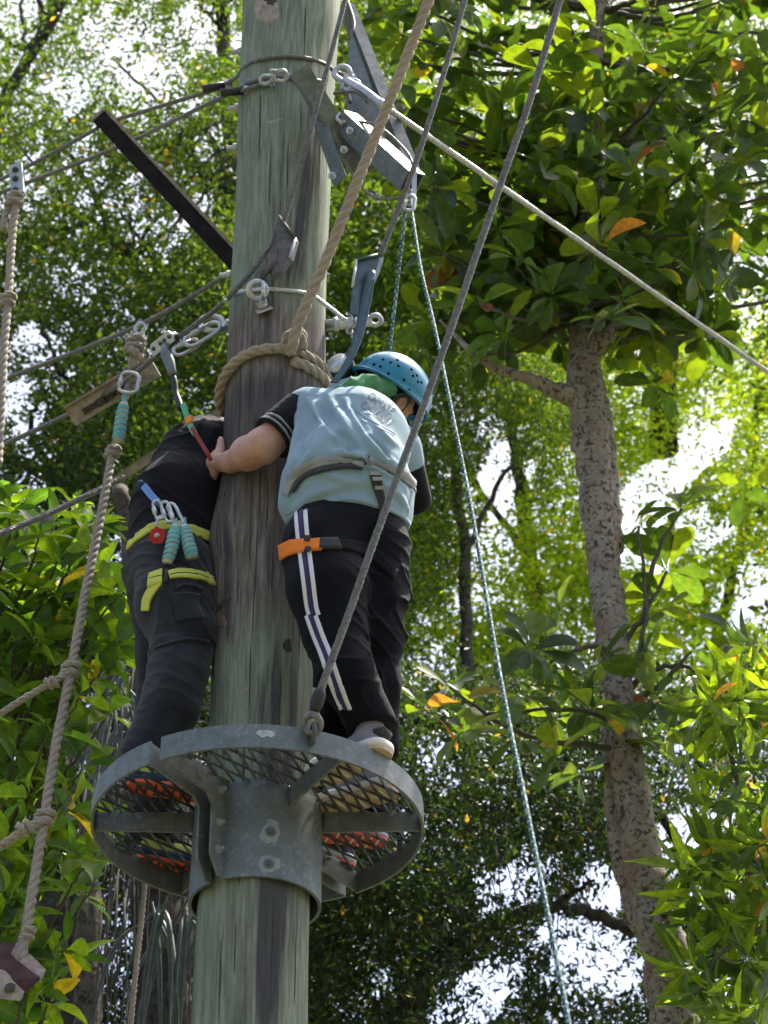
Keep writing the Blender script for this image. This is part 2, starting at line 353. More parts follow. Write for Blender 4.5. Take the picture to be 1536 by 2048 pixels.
M = dict(
    pole=mat_pole(),
    knot=simple('pale_knot_wood', (.30, .25, .20), .9, scale=30, var=.4, bumps=.5),
    rotten=simple('dark_knot_hole', (.05, .04, .032), .95, scale=60, var=.5, bumps=.6),
    steel=mat_steel('grey_painted_steel', (.10, .118, .112), (.175, .195, .188), .5, .35, (.30, .32, .31)),
    dsteel=mat_steel('dark_mesh_steel', (.060, .062, .060), (.115, .115, .110), .55, .4, (.16, .15, .13)),
    galv=mat_steel('galvanised_steel', (.34, .36, .36), (.56, .58, .57), .38, .75, (.7, .7, .68)),
    cable=simple('grey_wire_rope_steel', (.17, .165, .15), .5, .5, scale=60, var=.35, bumps=.2),
    bcable=simple('bright_wire_rope_steel', (.55, .56, .54), .38, .7, scale=60, var=.3, bumps=.2),
    rubber=simple('black_rubber', (.02, .02, .021), .6, scale=60, bumps=.15),
    rope=mat_rope('manila_rope_fibre', (.46, .375, .27), (.27, .21, .145)),
    wrope=mat_rope('weathered_rope_fibre', (.40, .35, .28), (.22, .18, .14)),
    spar=simple('dark_timber', (.016, .013, .015), .8, scale=25, var=.4, bumps=.5, spec=.12),
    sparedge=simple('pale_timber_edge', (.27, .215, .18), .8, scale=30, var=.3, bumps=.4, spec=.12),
    plank=simple('grey_brown_plank', (.30, .25, .195), .85, scale=28, var=.35, bumps=.5, spec=.12),
    redwood=simple('red_brown_timber', (.055, .024, .021), .75, scale=22, var=.35, bumps=.4, spec=.12),
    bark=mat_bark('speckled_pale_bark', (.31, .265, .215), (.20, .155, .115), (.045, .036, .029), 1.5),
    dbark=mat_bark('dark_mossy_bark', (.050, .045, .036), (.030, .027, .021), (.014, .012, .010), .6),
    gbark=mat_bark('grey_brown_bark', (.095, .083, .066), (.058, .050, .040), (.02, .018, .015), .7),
    twig=simple('green_brown_twig', (.085, .075, .045), .85, scale=40, var=.3, bumps=.3),
    root=simple('hanging_root_fibre', (.038, .034, .026), .9, scale=40, var=.4, bumps=.4),
    leaf_o=mat_leaf('broad_leaf', .46, .46, .4, True, (3.2, 3.1, .9)),
    leaf_a=mat_leaf('broad_leaf_mass', .46, .46, .4, False, (3.2, 3.1, .9)),
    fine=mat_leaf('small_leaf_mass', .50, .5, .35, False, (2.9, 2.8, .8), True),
    finelit=mat_leaf('lit_small_leaf_mass', .58, .5, .3, False, (3.9, 3.5, .8), True),  # lit copy of the small leaf material, sun glow put into its colour gain
    finedark=mat_leaf('shaded_small_leaf_mass', .36, .45, .35, False, (2.6, 2.5, .8), True),  # shaded copy of the small leaf material, shade put in by a lower gain
    hole=simple('black_vent_hole', (.006, .008, .010), 1.0, scale=40, bumps=0, spec=0),
    shirt=mat_cloth('light_blue_tshirt_cotton', (.245, .345, .405), .07, .12),
    black=mat_cloth('black_cotton', (.0085, .0085, .011), .3, .05),
    track=mat_cloth('black_tracksuit_fabric', (.0055, .006, .0085), .3, .03),
    faded=mat_cloth('faded_black_trouser_cloth', (.018, .0195, .024), .5, .16),
    white=mat_cloth('white_trim', (.72, .72, .74), .05, .1),
    purple=mat_cloth('purple_trim', (.055, .035, .12), .1, .1),
    grey=mat_cloth('grey_webbing', (.30, .305, .31), .12, .1),
    dweb=mat_cloth('charcoal_webbing', (.045, .047, .05), .2, .1),
    orange=mat_cloth('orange_webbing', (.85, .22, .03), .08, .1),
    yellow=mat_cloth('yellow_webbing', (.58, .60, .11), .1, .1),
    teal=mat_cloth('teal_tape', (.16, .40, .40), .2, .1),
    tealpale=mat_cloth('pale_tape_edge', (.55, .52, .42), .1, .1),
    red=simple('red_anodised_metal', (.42, .02, .035), .3, .5, scale=40, var=.2, bumps=.05),
    redweb=mat_cloth('red_webbing', (.22, .03, .022), .15, .1),
    greenweb=mat_cloth('green_webbing', (.10, .38, .22), .15, .1),
    blueweb=mat_cloth('blue_sling_webbing', (.14, .27, .58), .12, .1),
    helmet=simple('teal_blue_helmet_plastic', (.008, .185, .30), .27, scale=8, var=.10, bumps=.02, spec=.6),
    hlight=simple('pale_helmet_rim', (.55, .62, .62), .35, scale=12, var=.1, bumps=.02),
    green=mat_cloth('green_bandana_cloth', (.085, .25, .11), .25, .2),
    dgreen=mat_cloth('dark_green_bandana_cloth', (.022, .07, .04), .25, .2),
    skin=mat_skin('skin', (.56, .335, .25)),
    hair=simple('black_hair', (.012, .010, .009), .5, scale=120, var=.4, bumps=.6),
    shoe=mat_cloth('grey_shoe_mesh', (.25, .25, .27), .15, .1),
    shoewhite=simple('white_shoe_leather', (.62, .62, .62), .45, scale=30, var=.08, bumps=.1),
    midsole=simple('cream_midsole', (.68, .64, .56), .6, scale=30, var=.08, bumps=.15),
    outsole=simple('tan_rubber_outsole', (.50, .38, .24), .7, scale=40, var=.15, bumps=.5),
    osole=simple('orange_rubber_outsole', (.80, .12, .035), .6, scale=30, var=.2, bumps=.4),
    rsole=simple('red_rubber_outsole', (.75, .10, .08), .6, scale=30, var=.2, bumps=.4),
    navy=mat_cloth('navy_shoe_fabric', (.03, .06, .11), .2, .1),
    lime=mat_cloth('lime_shoe_fabric', (.50, .55, .12), .1, .1),
    ink=simple('dark_print_ink', (.10, .10, .14), .7, scale=50, bumps=0),
    inkpale=simple('faded_print_ink', (.15, .17, .24), .7, scale=50, bumps=0),
    soil=simple('leaf_litter_soil', (.075, .075, .04), .95, scale=2, var=.4, bumps=.4, bscale=9),
    teal_rope=simple('dark_teal_rope_sheath', (.025, .085, .09), .7, scale=60, var=.3, bumps=.3),
    white_rope=simple('pale_green_rope_sheath', (.27, .37, .34), .7, scale=60, var=.2, bumps=.3),
    zinc=simple('dull_zinc_paint', (.26, .285, .275), .55, .2, scale=70, var=.15),
    rust=mat_steel('rusty_plate_steel', (.045, .042, .036), (.12, .105, .085), .6, .3, (.22, .19, .15)),
    palm=simple('dry_palm_leaf', (.055, .070, .055), .55, scale=18, var=.35, bumps=.3),
    coatblue=simple('blue_grey_coated_steel', (.06, .10, .115), .45, .3, scale=30, var=.3, bumps=.1),
)
# ------------------------------------------------------------------ projection onto built surfaces
def bvh_of(*objs):
    vs, fs, n = [], [], 0
    for o in objs:
        mw = o.matrix_world
        vs += [mw @ v.co for v in o.data.vertices]
        fs += [tuple(i + n for i in p.vertices) for p in o.data.polygons]; n = len(vs)
    return BVHTree.FromPolygons(vs, fs)
def hit_px(bvh, x, y):
    d = V(ray(x, y)).normalized()
    loc, nor, _, _ = bvh.ray_cast(V(CAM), d)
    if loc is None: return None, None
    if nor.dot(d) > 0: nor = -nor
    return np.array(loc), np.array(nor)
def near(bvh, p, off):
    loc, nor, _, _ = bvh.find_nearest(V(p))
    return np.array(loc) + np.array(nor) * off
def patch_px(name, bvh, cx, cy, rx, ry, mat, parent, off=.002, wob=.25, n=26, rot=0, seed=0):
    r = np.random.default_rng(seed); ph = r.uniform(0, 6.28, 4)
    v = []; f = []
    rings = 4
    c, _ = hit_px(bvh, cx, cy)
    if c is None: return None
    v.append(near(bvh, c, off + .001))
    for k in range(1, rings + 1):
        for j in range(n):
            a = 2 * math.pi * j / n
            w = 1 + wob * (math.sin(2 * a + ph[0]) * .4 + math.sin(3 * a + ph[1]) * .35 + math.sin(7 * a + ph[2]) * .25)
            ux, uy = rx * w * k / rings * math.cos(a), ry * w * k / rings * math.sin(a)
            x, y = cx + ux * math.cos(rot) - uy * math.sin(rot), cy + ux * math.sin(rot) + uy * math.cos(rot)
            h, _ = hit_px(bvh, x, y)
            if h is None: h = v[-1]
            v.append(near(bvh, h, off if k < rings else -.002))
    for j in range(n): f.append((0, 1 + j, 1 + (j + 1) % n))
    for k in range(rings - 1):
        for j in range(n):
            a = 1 + k * n + j; b = 1 + k * n + (j + 1) % n
            f.append((a, a + n, b + n, b))
    m = MB(); m.add(v, f); return m.build(name, mat, parent, True)
def strip(name, bvh, pts, nors, width, mat, parent, off=.004, thick=.003, closed=False, across=5):
    """webbing lying on a surface: pts 3D centre line, nors surface normals"""
    pts = np.asarray(pts); nors = np.asarray(nors); n = len(pts)
    T = np.gradient(pts, axis=0) if not closed else (np.roll(pts, -1, 0) - np.roll(pts, 1, 0))
    S = np.cross(nors, T); S /= np.linalg.norm(S, axis=1)[:, None] + 1e-9
    w = np.broadcast_to(np.asarray(width, float), (n,))
    us = np.linspace(-.5, .5, across); top = []; bot = []
    for i in range(n):
        for u in us:
            q = pts[i] + S[i] * u * w[i]
            loc, nr, _, d = bvh.find_nearest(V(q))
            nr = np.array(nr)
            top.append(np.array(loc) + nr * (off + thick)); bot.append(np.array(loc) + nr * (off - .004))
    v = top + bot; f = []; N = n * across
    for i in range(n if closed else n - 1):
        i2 = (i + 1) % n
        for j in range(across - 1):
            a, b, c, d = i * across + j, i * across + j + 1, i2 * across + j + 1, i2 * across + j
            f += [(a, b, c, d), (N + d, N + c, N + b, N + a)]
        f += [(i * across, i2 * across, N + i2 * across, N + i * across),
              (i * across + across - 1, N + i * across + across - 1, N + i2 * across + across - 1, i2 * across + across - 1)]
    if not closed:
        for i in (0, n - 1):
            for j in range(across - 1):
                a = i * across + j; f.append((a, a + 1, N + a + 1, N + a))
    m = MB(); m.add(v, f); return m.build(name, mat, parent, True)
def strip_px(name, bvh, pxs, width, mat, parent, off=.004, thick=.003, across=5, n=7):
    path = catmull([np.array([*p, 0.]) for p in pxs], n)
    P, Nn = [], []
    for q in path:
        h, nr = hit_px(bvh, q[0], q[1])
        if h is not None: P.append(h); Nn.append(nr)
    if len(P) < 2: return None
    return strip(name, bvh, P, Nn, width, mat, parent, off, thick, False, across)
def ring_on(name, bvh, c, normal, width, mat, parent, off=.004, thick=.003, n=48, reach=.5, ref=None, a0=0, a1=360):
    normal = np.array(normal, float); normal /= np.linalg.norm(normal)
    u = np.array([1., 0, 0]) if ref is None else np.asarray(ref, float); u = u - normal * (u @ normal); u /= np.linalg.norm(u); w = np.cross(normal, u)
    P, Nn = [], []
    full = a1 - a0 >= 360
    for a in np.linspace(R_(a0), R_(a1), n, endpoint=not full):
        d = math.cos(a) * u + math.sin(a) * w
        # surface seen from inside outwards: take the first exit
        loc, nr, _, _ = bvh.ray_cast(V(c), V(d), reach)
        if loc is None: continue
        nr = np.array(nr); nr = nr if nr @ d > 0 else -nr
        P.append(np.array(loc)); Nn.append(nr)
    return strip(name, bvh, P, Nn, width, mat, parent, off, thick, full, 5)
def hexbolt(name, c, axis, r, h, mat, parent):
    axis = np.array(axis, float); axis /= np.linalg.norm(axis)
    u = np.cross(axis, [.31, .2, .9]); u /= np.linalg.norm(u); w = np.cross(axis, u)
    m = MB()
    m.add(*tube_data(np.array([np.asarray(c), np.asarray(c) + axis * h * .25]), r * 1.5, 14))
    m.prism([np.asarray(c) + axis * h * .25 + r * (math.cos(k * math.pi / 3) * u + math.sin(k * math.pi / 3) * w) for k in range(6)], axis * h * .6)
    m.add(*tube_data(np.array([np.asarray(c) + axis * h * .8, np.asarray(c) + axis * h * 1.25]), r * .5, 8))
    return m.build(name, mat, parent)

# ------------------------------------------------------------------ ground
gm = MB(); N = 60
gv = []; gf = []
for i in range(N + 1):
    for j in range(N + 1):
        x = ((i / N) * 2 - 1); y = ((j / N) * 2 - 1)
        X = 900 * x * abs(x) ** 1.5; Y = 900 * y * abs(y) ** 1.5
        gv.append((X, Y, .25 * math.sin(X * .13 + 1) * math.sin(Y * .11) * min(1, (X * X + Y * Y) / 60) - .02))
for i in range(N):
    for j in range(N):
        a = i * (N + 1) + j; gf.append((a, a + N + 1, a + N + 2, a + 1))
ground = mesh_obj('ground', gv, gf, M['soil']); ground['kind'] = 'structure'

# ------------------------------------------------------------------ the timber pole
CX, CY = -0.40, 6.01
ZT = 4.92; ZB = 4.845                       # platform mesh level and underside of its rim
pole = thing('timber_pole', 'thick weathered grey green timber pole both climbers cling to', 'pole')
zs = np.concatenate([np.linspace(-.3, 4, 12), np.linspace(4.1, 9.9, 110)])
pv = []; NS = 72
def pole_r(z): return float(np.interp(z, [-.3, 4.2, 5.3, 6.2, 6.9, 7.7, 8.9, 9.9], [.20, .176, .180, .183, .183, .188, .200, .21]))
for z in zs:
    for k in range(NS):
        a = 2 * math.pi * k / NS
        r = pole_r(z) + .0045 * math.sin(z * 2.3 + 2 * a) + .0030 * math.sin(z * 5.1 + a) + .0035 * math.sin(3 * a + z * 1.3) + .0025 * math.sin(5 * a - z * 2.1) + .0022 * math.sin(11 * a + math.sin(z)) + .0012 * math.sin(23 * a + 2 * math.sin(z * .7))
        r += .030 * math.exp(-((z - 5.96) / .17) ** 2) * max(0, math.cos(a - R_(185))) ** 2
        r += .012 * math.exp(-((z - 8.75) / .3) ** 2) * max(0, math.cos(a - R_(-40))) ** 4
        pv.append((CX + r * math.cos(a), CY + r * math.sin(a), z))
pf = [(i * NS + k, i * NS + (k + 1) % NS, (i + 1) * NS + (k + 1) % NS, (i + 1) * NS + k) for i in range(len(zs) - 1) for k in range(NS)]
pf.append(tuple(range((len(zs) - 1) * NS, len(zs) * NS)))
shaft = mesh_obj('shaft', pv, pf, M['pole'], pole)
POLE = bvh_of(shaft)
patch_px('knot', POLE, 532, 18, 27, 34, M['knot'], pole, .004, .2, seed=3)
patch_px('knot_hole', POLE, 540, 2, 16, 9, M['rotten'], pole, .007, .6, seed=4)
patch_px('knot', POLE, 575, 1291, 11, 13, M['rotten'], pole, .003, .4, seed=5)
patch_px('knot', POLE, 489, 1381, 8, 7, M['knot'], pole, .003, .3, seed=6)
patch_px('bark_scar', POLE, 446, 1208, 30, 5.5, M['rotten'], pole, .003, .55, rot=-.72, seed=7)
patch_px('bark_scar', POLE, 443, 1245, 10, 17, simple('red_brown_scar', (.15, .10, .075), .9, scale=40), pole, .002, .6, seed=8)
patch_px('bark_scar', POLE, 547, 243, 22, 3.5, simple('pale_scrape', (.27, .25, .24), .9, scale=60), pole, .0015, .5, rot=-.25, seed=9)

rc = random.Random(4)
for (x, y) in ((470, 1010), (500, 1080), (476, 1180), (520, 960), (545, 1130), (600, 1240), (455, 1100), (510, 860), (480, 800), (540, 350), (575, 330), (520, 250), (640, 300), (500, 1350), (560, 1400), (470, 1900), (545, 1880), (590, 1950), (440, 1960), (600, 1180), (535, 1010), (610, 60), (560, 430)):
    L_ = rc.uniform(35, 95)
    patch_px('drying_crack', POLE, x, y, rc.uniform(1.1, 2.0), L_, M['rotten'], pole, .0012, .35, n=18, rot=.03, seed=int(x + y))
def on_pole(x, y, out=0.0):
    h, n = hit_px(POLE, x, y)
    return h + n * out, n
def pole_pt(ang, z, out=0.0):
    a = R_(ang); r = pole_r(z) + out
    return np.array([CX + r * math.cos(a), CY + r * math.sin(a), z])
def z_at(y): return float(at(548, y, CY)[2])

# stub bolts sticking out of the left side of the pole
for (x, y) in ((470, 92), (470, 205), (462, 285), (462, 540)):
    z = z_at(y); c = pole_pt(172, z, -.004); d = np.array([-1, .12, 0.0])
    m = MB(); m.tube([c, c + d * .055], .011, 10); m.tube([c + d * .012, c + d * .026], .019, 6); b = m.build('bolt', M['galv'], pole); sharpen(b)

# eye bolts
def eye_bolt(c, out, up, R=.035, r=.010, stem=.05, plate=True):
    out = np.array(out, float); out /= np.linalg.norm(out)
    up = np.array(up, float); up -= out * (up @ out); up /= np.linalg.norm(up); sd = np.cross(out, up)
    m = MB(); m.tube([c, c + out * stem], r * 1.15, 10); m.torus(c + out * (stem + R * .95), sd, R, r, 26, 9)
    eb = m.build('eye_bolt', M['galv'], pole, True)
    m = MB(); m.tube([c + out * stem * .35, c + out * stem * .75], r * 1.9, 6); sharpen(m.build('nut', M['galv'], eb))
    if plate:
        m = MB(); m.box(c + out * .006, sd * .034, up * .030, out * .004); m.build('washer_plate', M['galv'], eb)
    return c + out * (stem + R * .95)
p, n = on_pole(529, 622); EYE_F = eye_bolt(p, n + np.array([0, 0, .75]), (1, 0, .2), R=.032, r=.011)
pz = z_at(650); EYE_L = eye_bolt(pole_pt(180, pz, -.01), (-1, -.15, -.05), (.1, .2, 1), R=.045, r=.012, stem=.03)
m = MB(); c = pole_pt(-8, z_at(660), -.03); m.tube([c, c + np.array([.20, -.03, 0])], .021, 14); m.tube([c + np.array([.06, -.01, 0]), c + np.array([.075, -.012, 0])], .027, 14)
ebr = m.build('eye_bolt', M['galv'], pole, True); m = MB(); m.torus(c + np.array([.215, -.033, 0]), (0, .3, 1), .022, .010, 24, 8); m.build('ring', M['galv'], ebr, True)
EYE_R = c + np.array([.25, -.05, 0])

# ------------------------------------------------------------------ round steel platform clamped round the pole
plat = thing('round_platform', 'round grey steel mesh platform clamped round the timber pole', 'platform')
PR = .527; SPLIT = math.atan2(-.44, -.29)          # the clamp joint runs front left to back right
def pol(r, a, z): return np.array([CX + r * math.cos(a), CY + r * math.sin(a), z])
GAP = .021
for side in (0, 1):
    base = SPLIT + side * math.pi
    g = GAP / PR
    # rim
    m = MB(); aa = np.linspace(base + g, base + math.pi - g, 60); v = []; f = []
    for a in aa:
        v += [pol(PR, a, ZB), pol(PR, a, ZT + .004), pol(PR - .009, a, ZT + .004), pol(PR - .009, a, ZB)]
    for i in range(len(aa) - 1):
        for j in range(4): f.append((i * 4 + j, i * 4 + (j + 1) % 4, i * 4 + 4 + (j + 1) % 4, i * 4 + 4 + j))
    f += [(0, 1, 2, 3), tuple(len(v) - 4 + j for j in (3, 2, 1, 0))]
    m.add(v, f); rim = sharpen(m.build('rim', M['steel'], plat))
    # sleeve
    gs = GAP / .20; m = MB(); aa = np.linspace(base + gs, base + math.pi - gs, 44); v = []; f = []
    for a in aa:
        v += [pol(.206, a, ZT - .335), pol(.203, a, ZT - .004), pol(.194, a, ZT - .004), pol(.196, a, ZT - .335)]
    for i in range(len(aa) - 1):
        for j in range(4): f.append((i * 4 + j, i * 4 + (j + 1) % 4, i * 4 + 4 + (j + 1) % 4, i * 4 + 4 + j))
    f += [(0, 1, 2, 3), tuple(len(v) - 4 + j for j in (3, 2, 1, 0))]
    m.add(v, f); sleeve = sharpen(m.build('sleeve', M['steel'], plat))
    if side == 0: SLEEVE_A = sleeve
    # flanges at both ends of this half
    for e, a in ((1, base), (-1, base + math.pi)):
        d = np.array([math.cos(a), math.sin(a), 0]); t = np.array([-d[1], d[0], 0]) * e
        o = np.array([CX, CY, 0]) + t * GAP
        prof = [(PR - .006, ZT), (PR - .006, ZB + .004), (.30, ZB - .004), (.272, ZB - .03), (.268, ZT - .275), (.225, ZT - .33), (.198, ZT - .33), (.198, ZT)]
        m = MB(); m.prism([o + d * r + np.array([0, 0, z]) for r, z in prof], t * .009)
        fl = m.build('flange', M['steel'], plat)
        for (r, z) in ((.238, ZT - .045), (.238, ZT - .16), (.238, ZT - .25), (.34, ZT - .035)):
            hexbolt('bolt', o + d * r + np.array([0, 0, z]) + t * .009, t, .0095, .018, M['zinc'], fl)
# spokes
for a in (R_(180), R_(0), R_(-58), R_(122)):
    d = np.array([math.cos(a), math.sin(a), 0]); t = np.array([-d[1], d[0], 0])
    m = MB(); m.prism([np.array([CX, CY, 0]) + d * r + t * -.004 + np.array([0, 0, z]) for r, z in ((.203, ZT - .006), (.203, ZB - .002), (PR - .011, ZB + .004), (PR - .011, ZT - .006))], t * .008)
    sp_ = m.build('spoke', M['steel'], plat)
    for rr0 in (.207, PR - .013):
        for s in (-1, 1):
            wb = MB(); wb.tube([np.array([CX, CY, 0]) + d * rr0 + t * s * (.006 + .0012 * math.sin(k * 1.7)) + np.array([0, 0, ZB + .006 + k * .0058]) for k in range(11)], [.004 + .0012 * (k % 2) for k in range(11)], 6); wb.build('weld_bead', M['dsteel'], sp_, True)
# expanded metal decking, one panel on each side of the joint
def decking(side):
    m = MB(); base = SPLIT + side * math.pi
    nrm = np.array([-math.sin(base), math.cos(base)])
    for (dx, dy, sp) in ((.28, .96, .037), (.73, .69, .051)):
        L = math.hypot(dx, dy); d = np.array([dx, dy]) / L; q = np.array([-d[1], d[0]])
        for k in range(-18, 19):
            s = np.arange(-.56, .56, .008); P = q * sp * (k + .3) + d * s[:, None]
            rr = np.hypot(P[:, 0], P[:, 1]); ok = (rr < PR - .01) & (rr > .204) & (P @ nrm > GAP + .008)
            i = 0
            while i < len(s):
                if ok[i]:
                    j = i
                    while j + 1 < len(s) and ok[j + 1]: j += 1
                    if j > i:
                        a, b = P[i], P[j]; c = (a + b) / 2
                        zz = ZT - .004 + (.0015 if dx < .5 else -.0015)
                        m.box((CX + c[0], CY + c[1], zz), (*(d * np.linalg.norm(b - a) / 2), 0), (*(q * .0025), .0013), (*(q * -.001), .0040))
                    i = j + 1
                else: i += 1
    return m.build('mesh_panel', M['dsteel'], plat)
decking(0); decking(1)
SLV = bvh_of(SLEEVE_A)
for (x, y, rx, ry, s) in ((541, 1664, 22, 27, 1), (538, 1728, 23, 21, 2)):
    pp = patch_px('zinc_patch', SLV, x, y, rx, ry, M['zinc'], plat, .0018, .28, n=40, seed=s)
    h, n = hit_px(SLV, x, y)
    if h is not None: hexbolt('bolt', h + n * .001, n, .011, .02, M['steel'], plat)
RIMB = bvh_of(rim)
m = MB()
for a0 in (-86.5,):
    v = []; f = []
    aa = np.radians(np.linspace(-88, -82, 14))
    for i, a in enumerate(aa):
        w = .009 * min(1, (i + .3) * .4, (13.3 - i) * .4) + .001
        v += [pol(PR + .0015, a, ZT - .03 - w + .003 * math.sin(i)), pol(PR + .0015, a, ZT - .028 + w)]
    for i in range(13): f.append((2 * i, 2 * i + 2, 2 * i + 3, 2 * i + 1))
m.add(v, f); m.build('paint_dab', simple('pale_grey_paint', (.40, .43, .41), .5, scale=60), plat)
def loop_pts(yf, ysl, a0, a1, out=.008, n=30, ysr=None):
    """a loop round the pole: photo heights at the front, at the left edge and at the right edge"""
    zf, zl = at(560, yf, CY - .19)[2], at(470, ysl, CY)[2]; zr = zl if ysr is None else at(640, ysr, CY)[2]
    o = []
    for a in np.linspace(a0, a1, n):
        fr = max(0, -math.sin(R_(a))); zs = zl if math.cos(R_(a)) < 0 else zr; zs = zl + (zr - zl) * (.5 + .5 * math.cos(R_(a)))
        o.append(pole_pt(a, zs + (zf - zs) * fr ** 1.2, out))
    return o
# ------------------------------------------------------------------ steel bracket at the top of the pole
def hollow(m, a, b, w, h, up, t=.006):
    """square hollow section from a to b"""
    a, b, up = (np.asarray(q, float) for q in (a, b, up)); d = b - a; d /= np.linalg.norm(d)
    s = np.cross(d, up); s /= np.linalg.norm(s); u = np.cross(s, d)
    ring = lambda c, k: [c + s * x * (w - k) + u * y * (h - k) for x, y in ((-1, -1), (1, -1), (1, 1), (-1, 1))]
    v = ring(a, 0) + ring(b, 0) + ring(a, t) + ring(b, t); f = []
    for j in range(4):
        k = (j + 1) % 4
        f += [(j, k, 4 + k, 4 + j), (8 + j, 12 + j, 12 + k, 8 + k), (j, 8 + j, 8 + k, k), (4 + j, 4 + k, 12 + k, 12 + j)]
    m.add(v, f)
br = thing('steel_bracket', 'grey welded steel bracket of box section arms high on the pole', 'bracket')
YB = 5.76
m = MB(); A0, A1 = at(598, 140, YB - .16), at(728, 350, YB + .12); hollow(m, A0, A1, .033, .036, (0, -.6, .8)); m.build('long_arm', M['steel'], br)
m = MB(); B0, B1 = at(690, 242, YB - .02), at(824, 365, YB - .10); hollow(m, B0, B1, .042, .042, (0, -.5, .85)); m.build('short_arm', M['steel'], br)
m = MB(); c0, c1 = at(696, 20, 5.92), at(825, 350, 5.74); hollow(m, c0, c1, .024, .030, (0, -.6, .8)); m.build('brace', M['steel'], br)
m = MB(); m.prism([at(604, 165, YB), at(645, 205, YB - .03), at(672, 300, YB - .05), at(692, 350, YB - .06), at(670, 372, YB), at(652, 320, YB + .03), at(622, 235, YB + .03)], (.004, .009, .004)); m.build('gusset', M['steel'], br)
m = MB(); m.prism([at(700, 55, 5.86), at(716, 95, 5.84), at(760, 215, 5.8), at(775, 290, 5.78), at(742, 262, 5.8), at(692, 215, 5.84)], (.003, .009, .003)); m.build('gusset', M['steel'], br)
m = MB(); m.prism([at(826, 340, YB - .14), at(834, 340, YB - .14), at(832, 385, YB - .14), at(822, 395, YB - .14)], (0, .05, 0)); m.build('end_plate', M['galv'], br)
m = MB()
for (y0, dz) in ((140, 0), ):
    pts = loop_pts(160, 195, 200, 320, .012)
    m.tube(pts, .012, 10)
m.build('clamp_band', M['steel'], br, True)
for (x, y) in ((664, 352), (700, 262), (688, 300)):
    hexbolt('bolt', at(x, y, YB - .07), (-.2, -1, -.3), .010, .02, M['galv'], br)

# wire loop round the pole above the bracket, and its two guy lines to the spar
def wire(name, label, pts, rad, mat=None, strands=6, pitch=9, n=10, cat='cable', group=None, pieces=None):
    path = catmull(pts, n)
    v, f = rope_data(path, rad, strands, pitch, 5, 8)
    o = mesh_obj(name, v, f, mat or M['cable'])
    return tag(o, label, cat, group)
LBAR = at(222, 243, 6.30)
lp = loop_pts(118, 160, 340, 190, .010)
tag(mesh_obj('wire_cable', *rope_data(np.array([at(700, 205, 5.78), at(690, 150, 5.80)] + lp + [at(440, 176, 6.10), LBAR]), .0095, 6, 9, 5, 8), M['cable']),
    'grey wire cable looping over the pole above the bracket out to the spar tip', 'cable')
tag(mesh_obj('wire_cable', *rope_data(catmull([at(550, 160, 5.80), at(490, 180, 5.86), at(440, 196, 6.0), at(222, 300, 6.45), at(-60, 408, 6.9)], 8), .0095, 6, 9, 5, 8), M['cable']),
    'grey wire cable from the bracket shackle running down left under the spar', 'cable')
tag(mesh_obj('wire_cable', *rope_data(catmull([at(196, 256, 6.33), at(45, 338, 6.62), at(-60, 385, 6.8)], 8), .0095, 6, 9, 5, 8), M['cable']),
    'grey wire cable from the spar tip to the left edge', 'cable')
for (x, y, Y, ang, k) in ((440, 172, 6.07, -.33, 0), (478, 182, 5.88, -.2, 1)):
    d = np.array([math.cos(ang), .0, math.sin(-ang) * .9]); c = at(x, y, Y)
    root = thing('cable_sleeve', ('black and bare metal crimp sleeve on the upper guy cable', 'black and bare metal crimp sleeve beside the bracket shackle')[k], 'cable fitting', group='crimp sleeves left of the pole')
    m = MB(); m.tube([c - d * .075, c + d * .02], .017, 10); m.build('rubber_sleeve', M['rubber'], root, True)
    m = MB(); m.tube([c + d * .02, c + d * .052], .018, 10); m.build('ferrule', M['galv'], root, True)
# shackles
def shackle(name_label, c, d, R=.028, r=.009, pin=True, side=(0, 1, 0), mat='galv', group=None, cat='shackle'):
    """bow shackle: bow opening along -d"""
    d = np.array(d, float); d /= np.linalg.norm(d); side = np.array(side, float); side -= d * (side @ d); side /= np.linalg.norm(side)
    root = thing('shackle', name_label, cat, group=group)
    w = np.cross(d, side)
    pts = [c - d * R * 1.5 + w * R * .62] + [c + R * (math.sin(t) * w + math.cos(t) * d) for t in np.linspace(2.0, -2.0, 16)] + [c - d * R * 1.5 - w * R * .62]
    m = MB(); m.tube(pts, r, 9); m.build('bow', M[mat], root, True)
    if pin:
        m = MB(); m.tube([c - d * R * 1.5 - w * R * 1.15, c - d * R * 1.5 + w * R * 1.15], r * .95, 9)
        m.tube([c - d * R * 1.5 + w * R * 1.05, c - d * R * 1.5 + w * R * 1.35], r * 1.6, 8); m.build('pin', M[mat], root, True)
    return root
shackle('silver shackle joining the guy cable to the bracket beam', at(563, 152, 5.76), (.6, .1, .2), .022, .009, side=(0, .5, 1))
shackle('small silver shackle next to the crimp sleeve left of the bracket', at(530, 160, 5.78), (-.8, 0, -.1), .018, .008, side=(0, .5, 1))
shackle('big silver shackle at the head of the bright right hand cable', at(684, 146, 5.74), (-.5, -.1, .8), .030, .012, side=(.3, 1, 0))
shackle('silver shackle hooked below the big one beside the brace', at(705, 172, 5.72), (.6, -.1, -.3), .026, .010, side=(.3, 1, .2))
shackle('silver shackle bolted on top of the short bracket arm', at(683, 235, 5.70), (-.4, 0, .6), .018, .008, side=(.2, 1, 0))
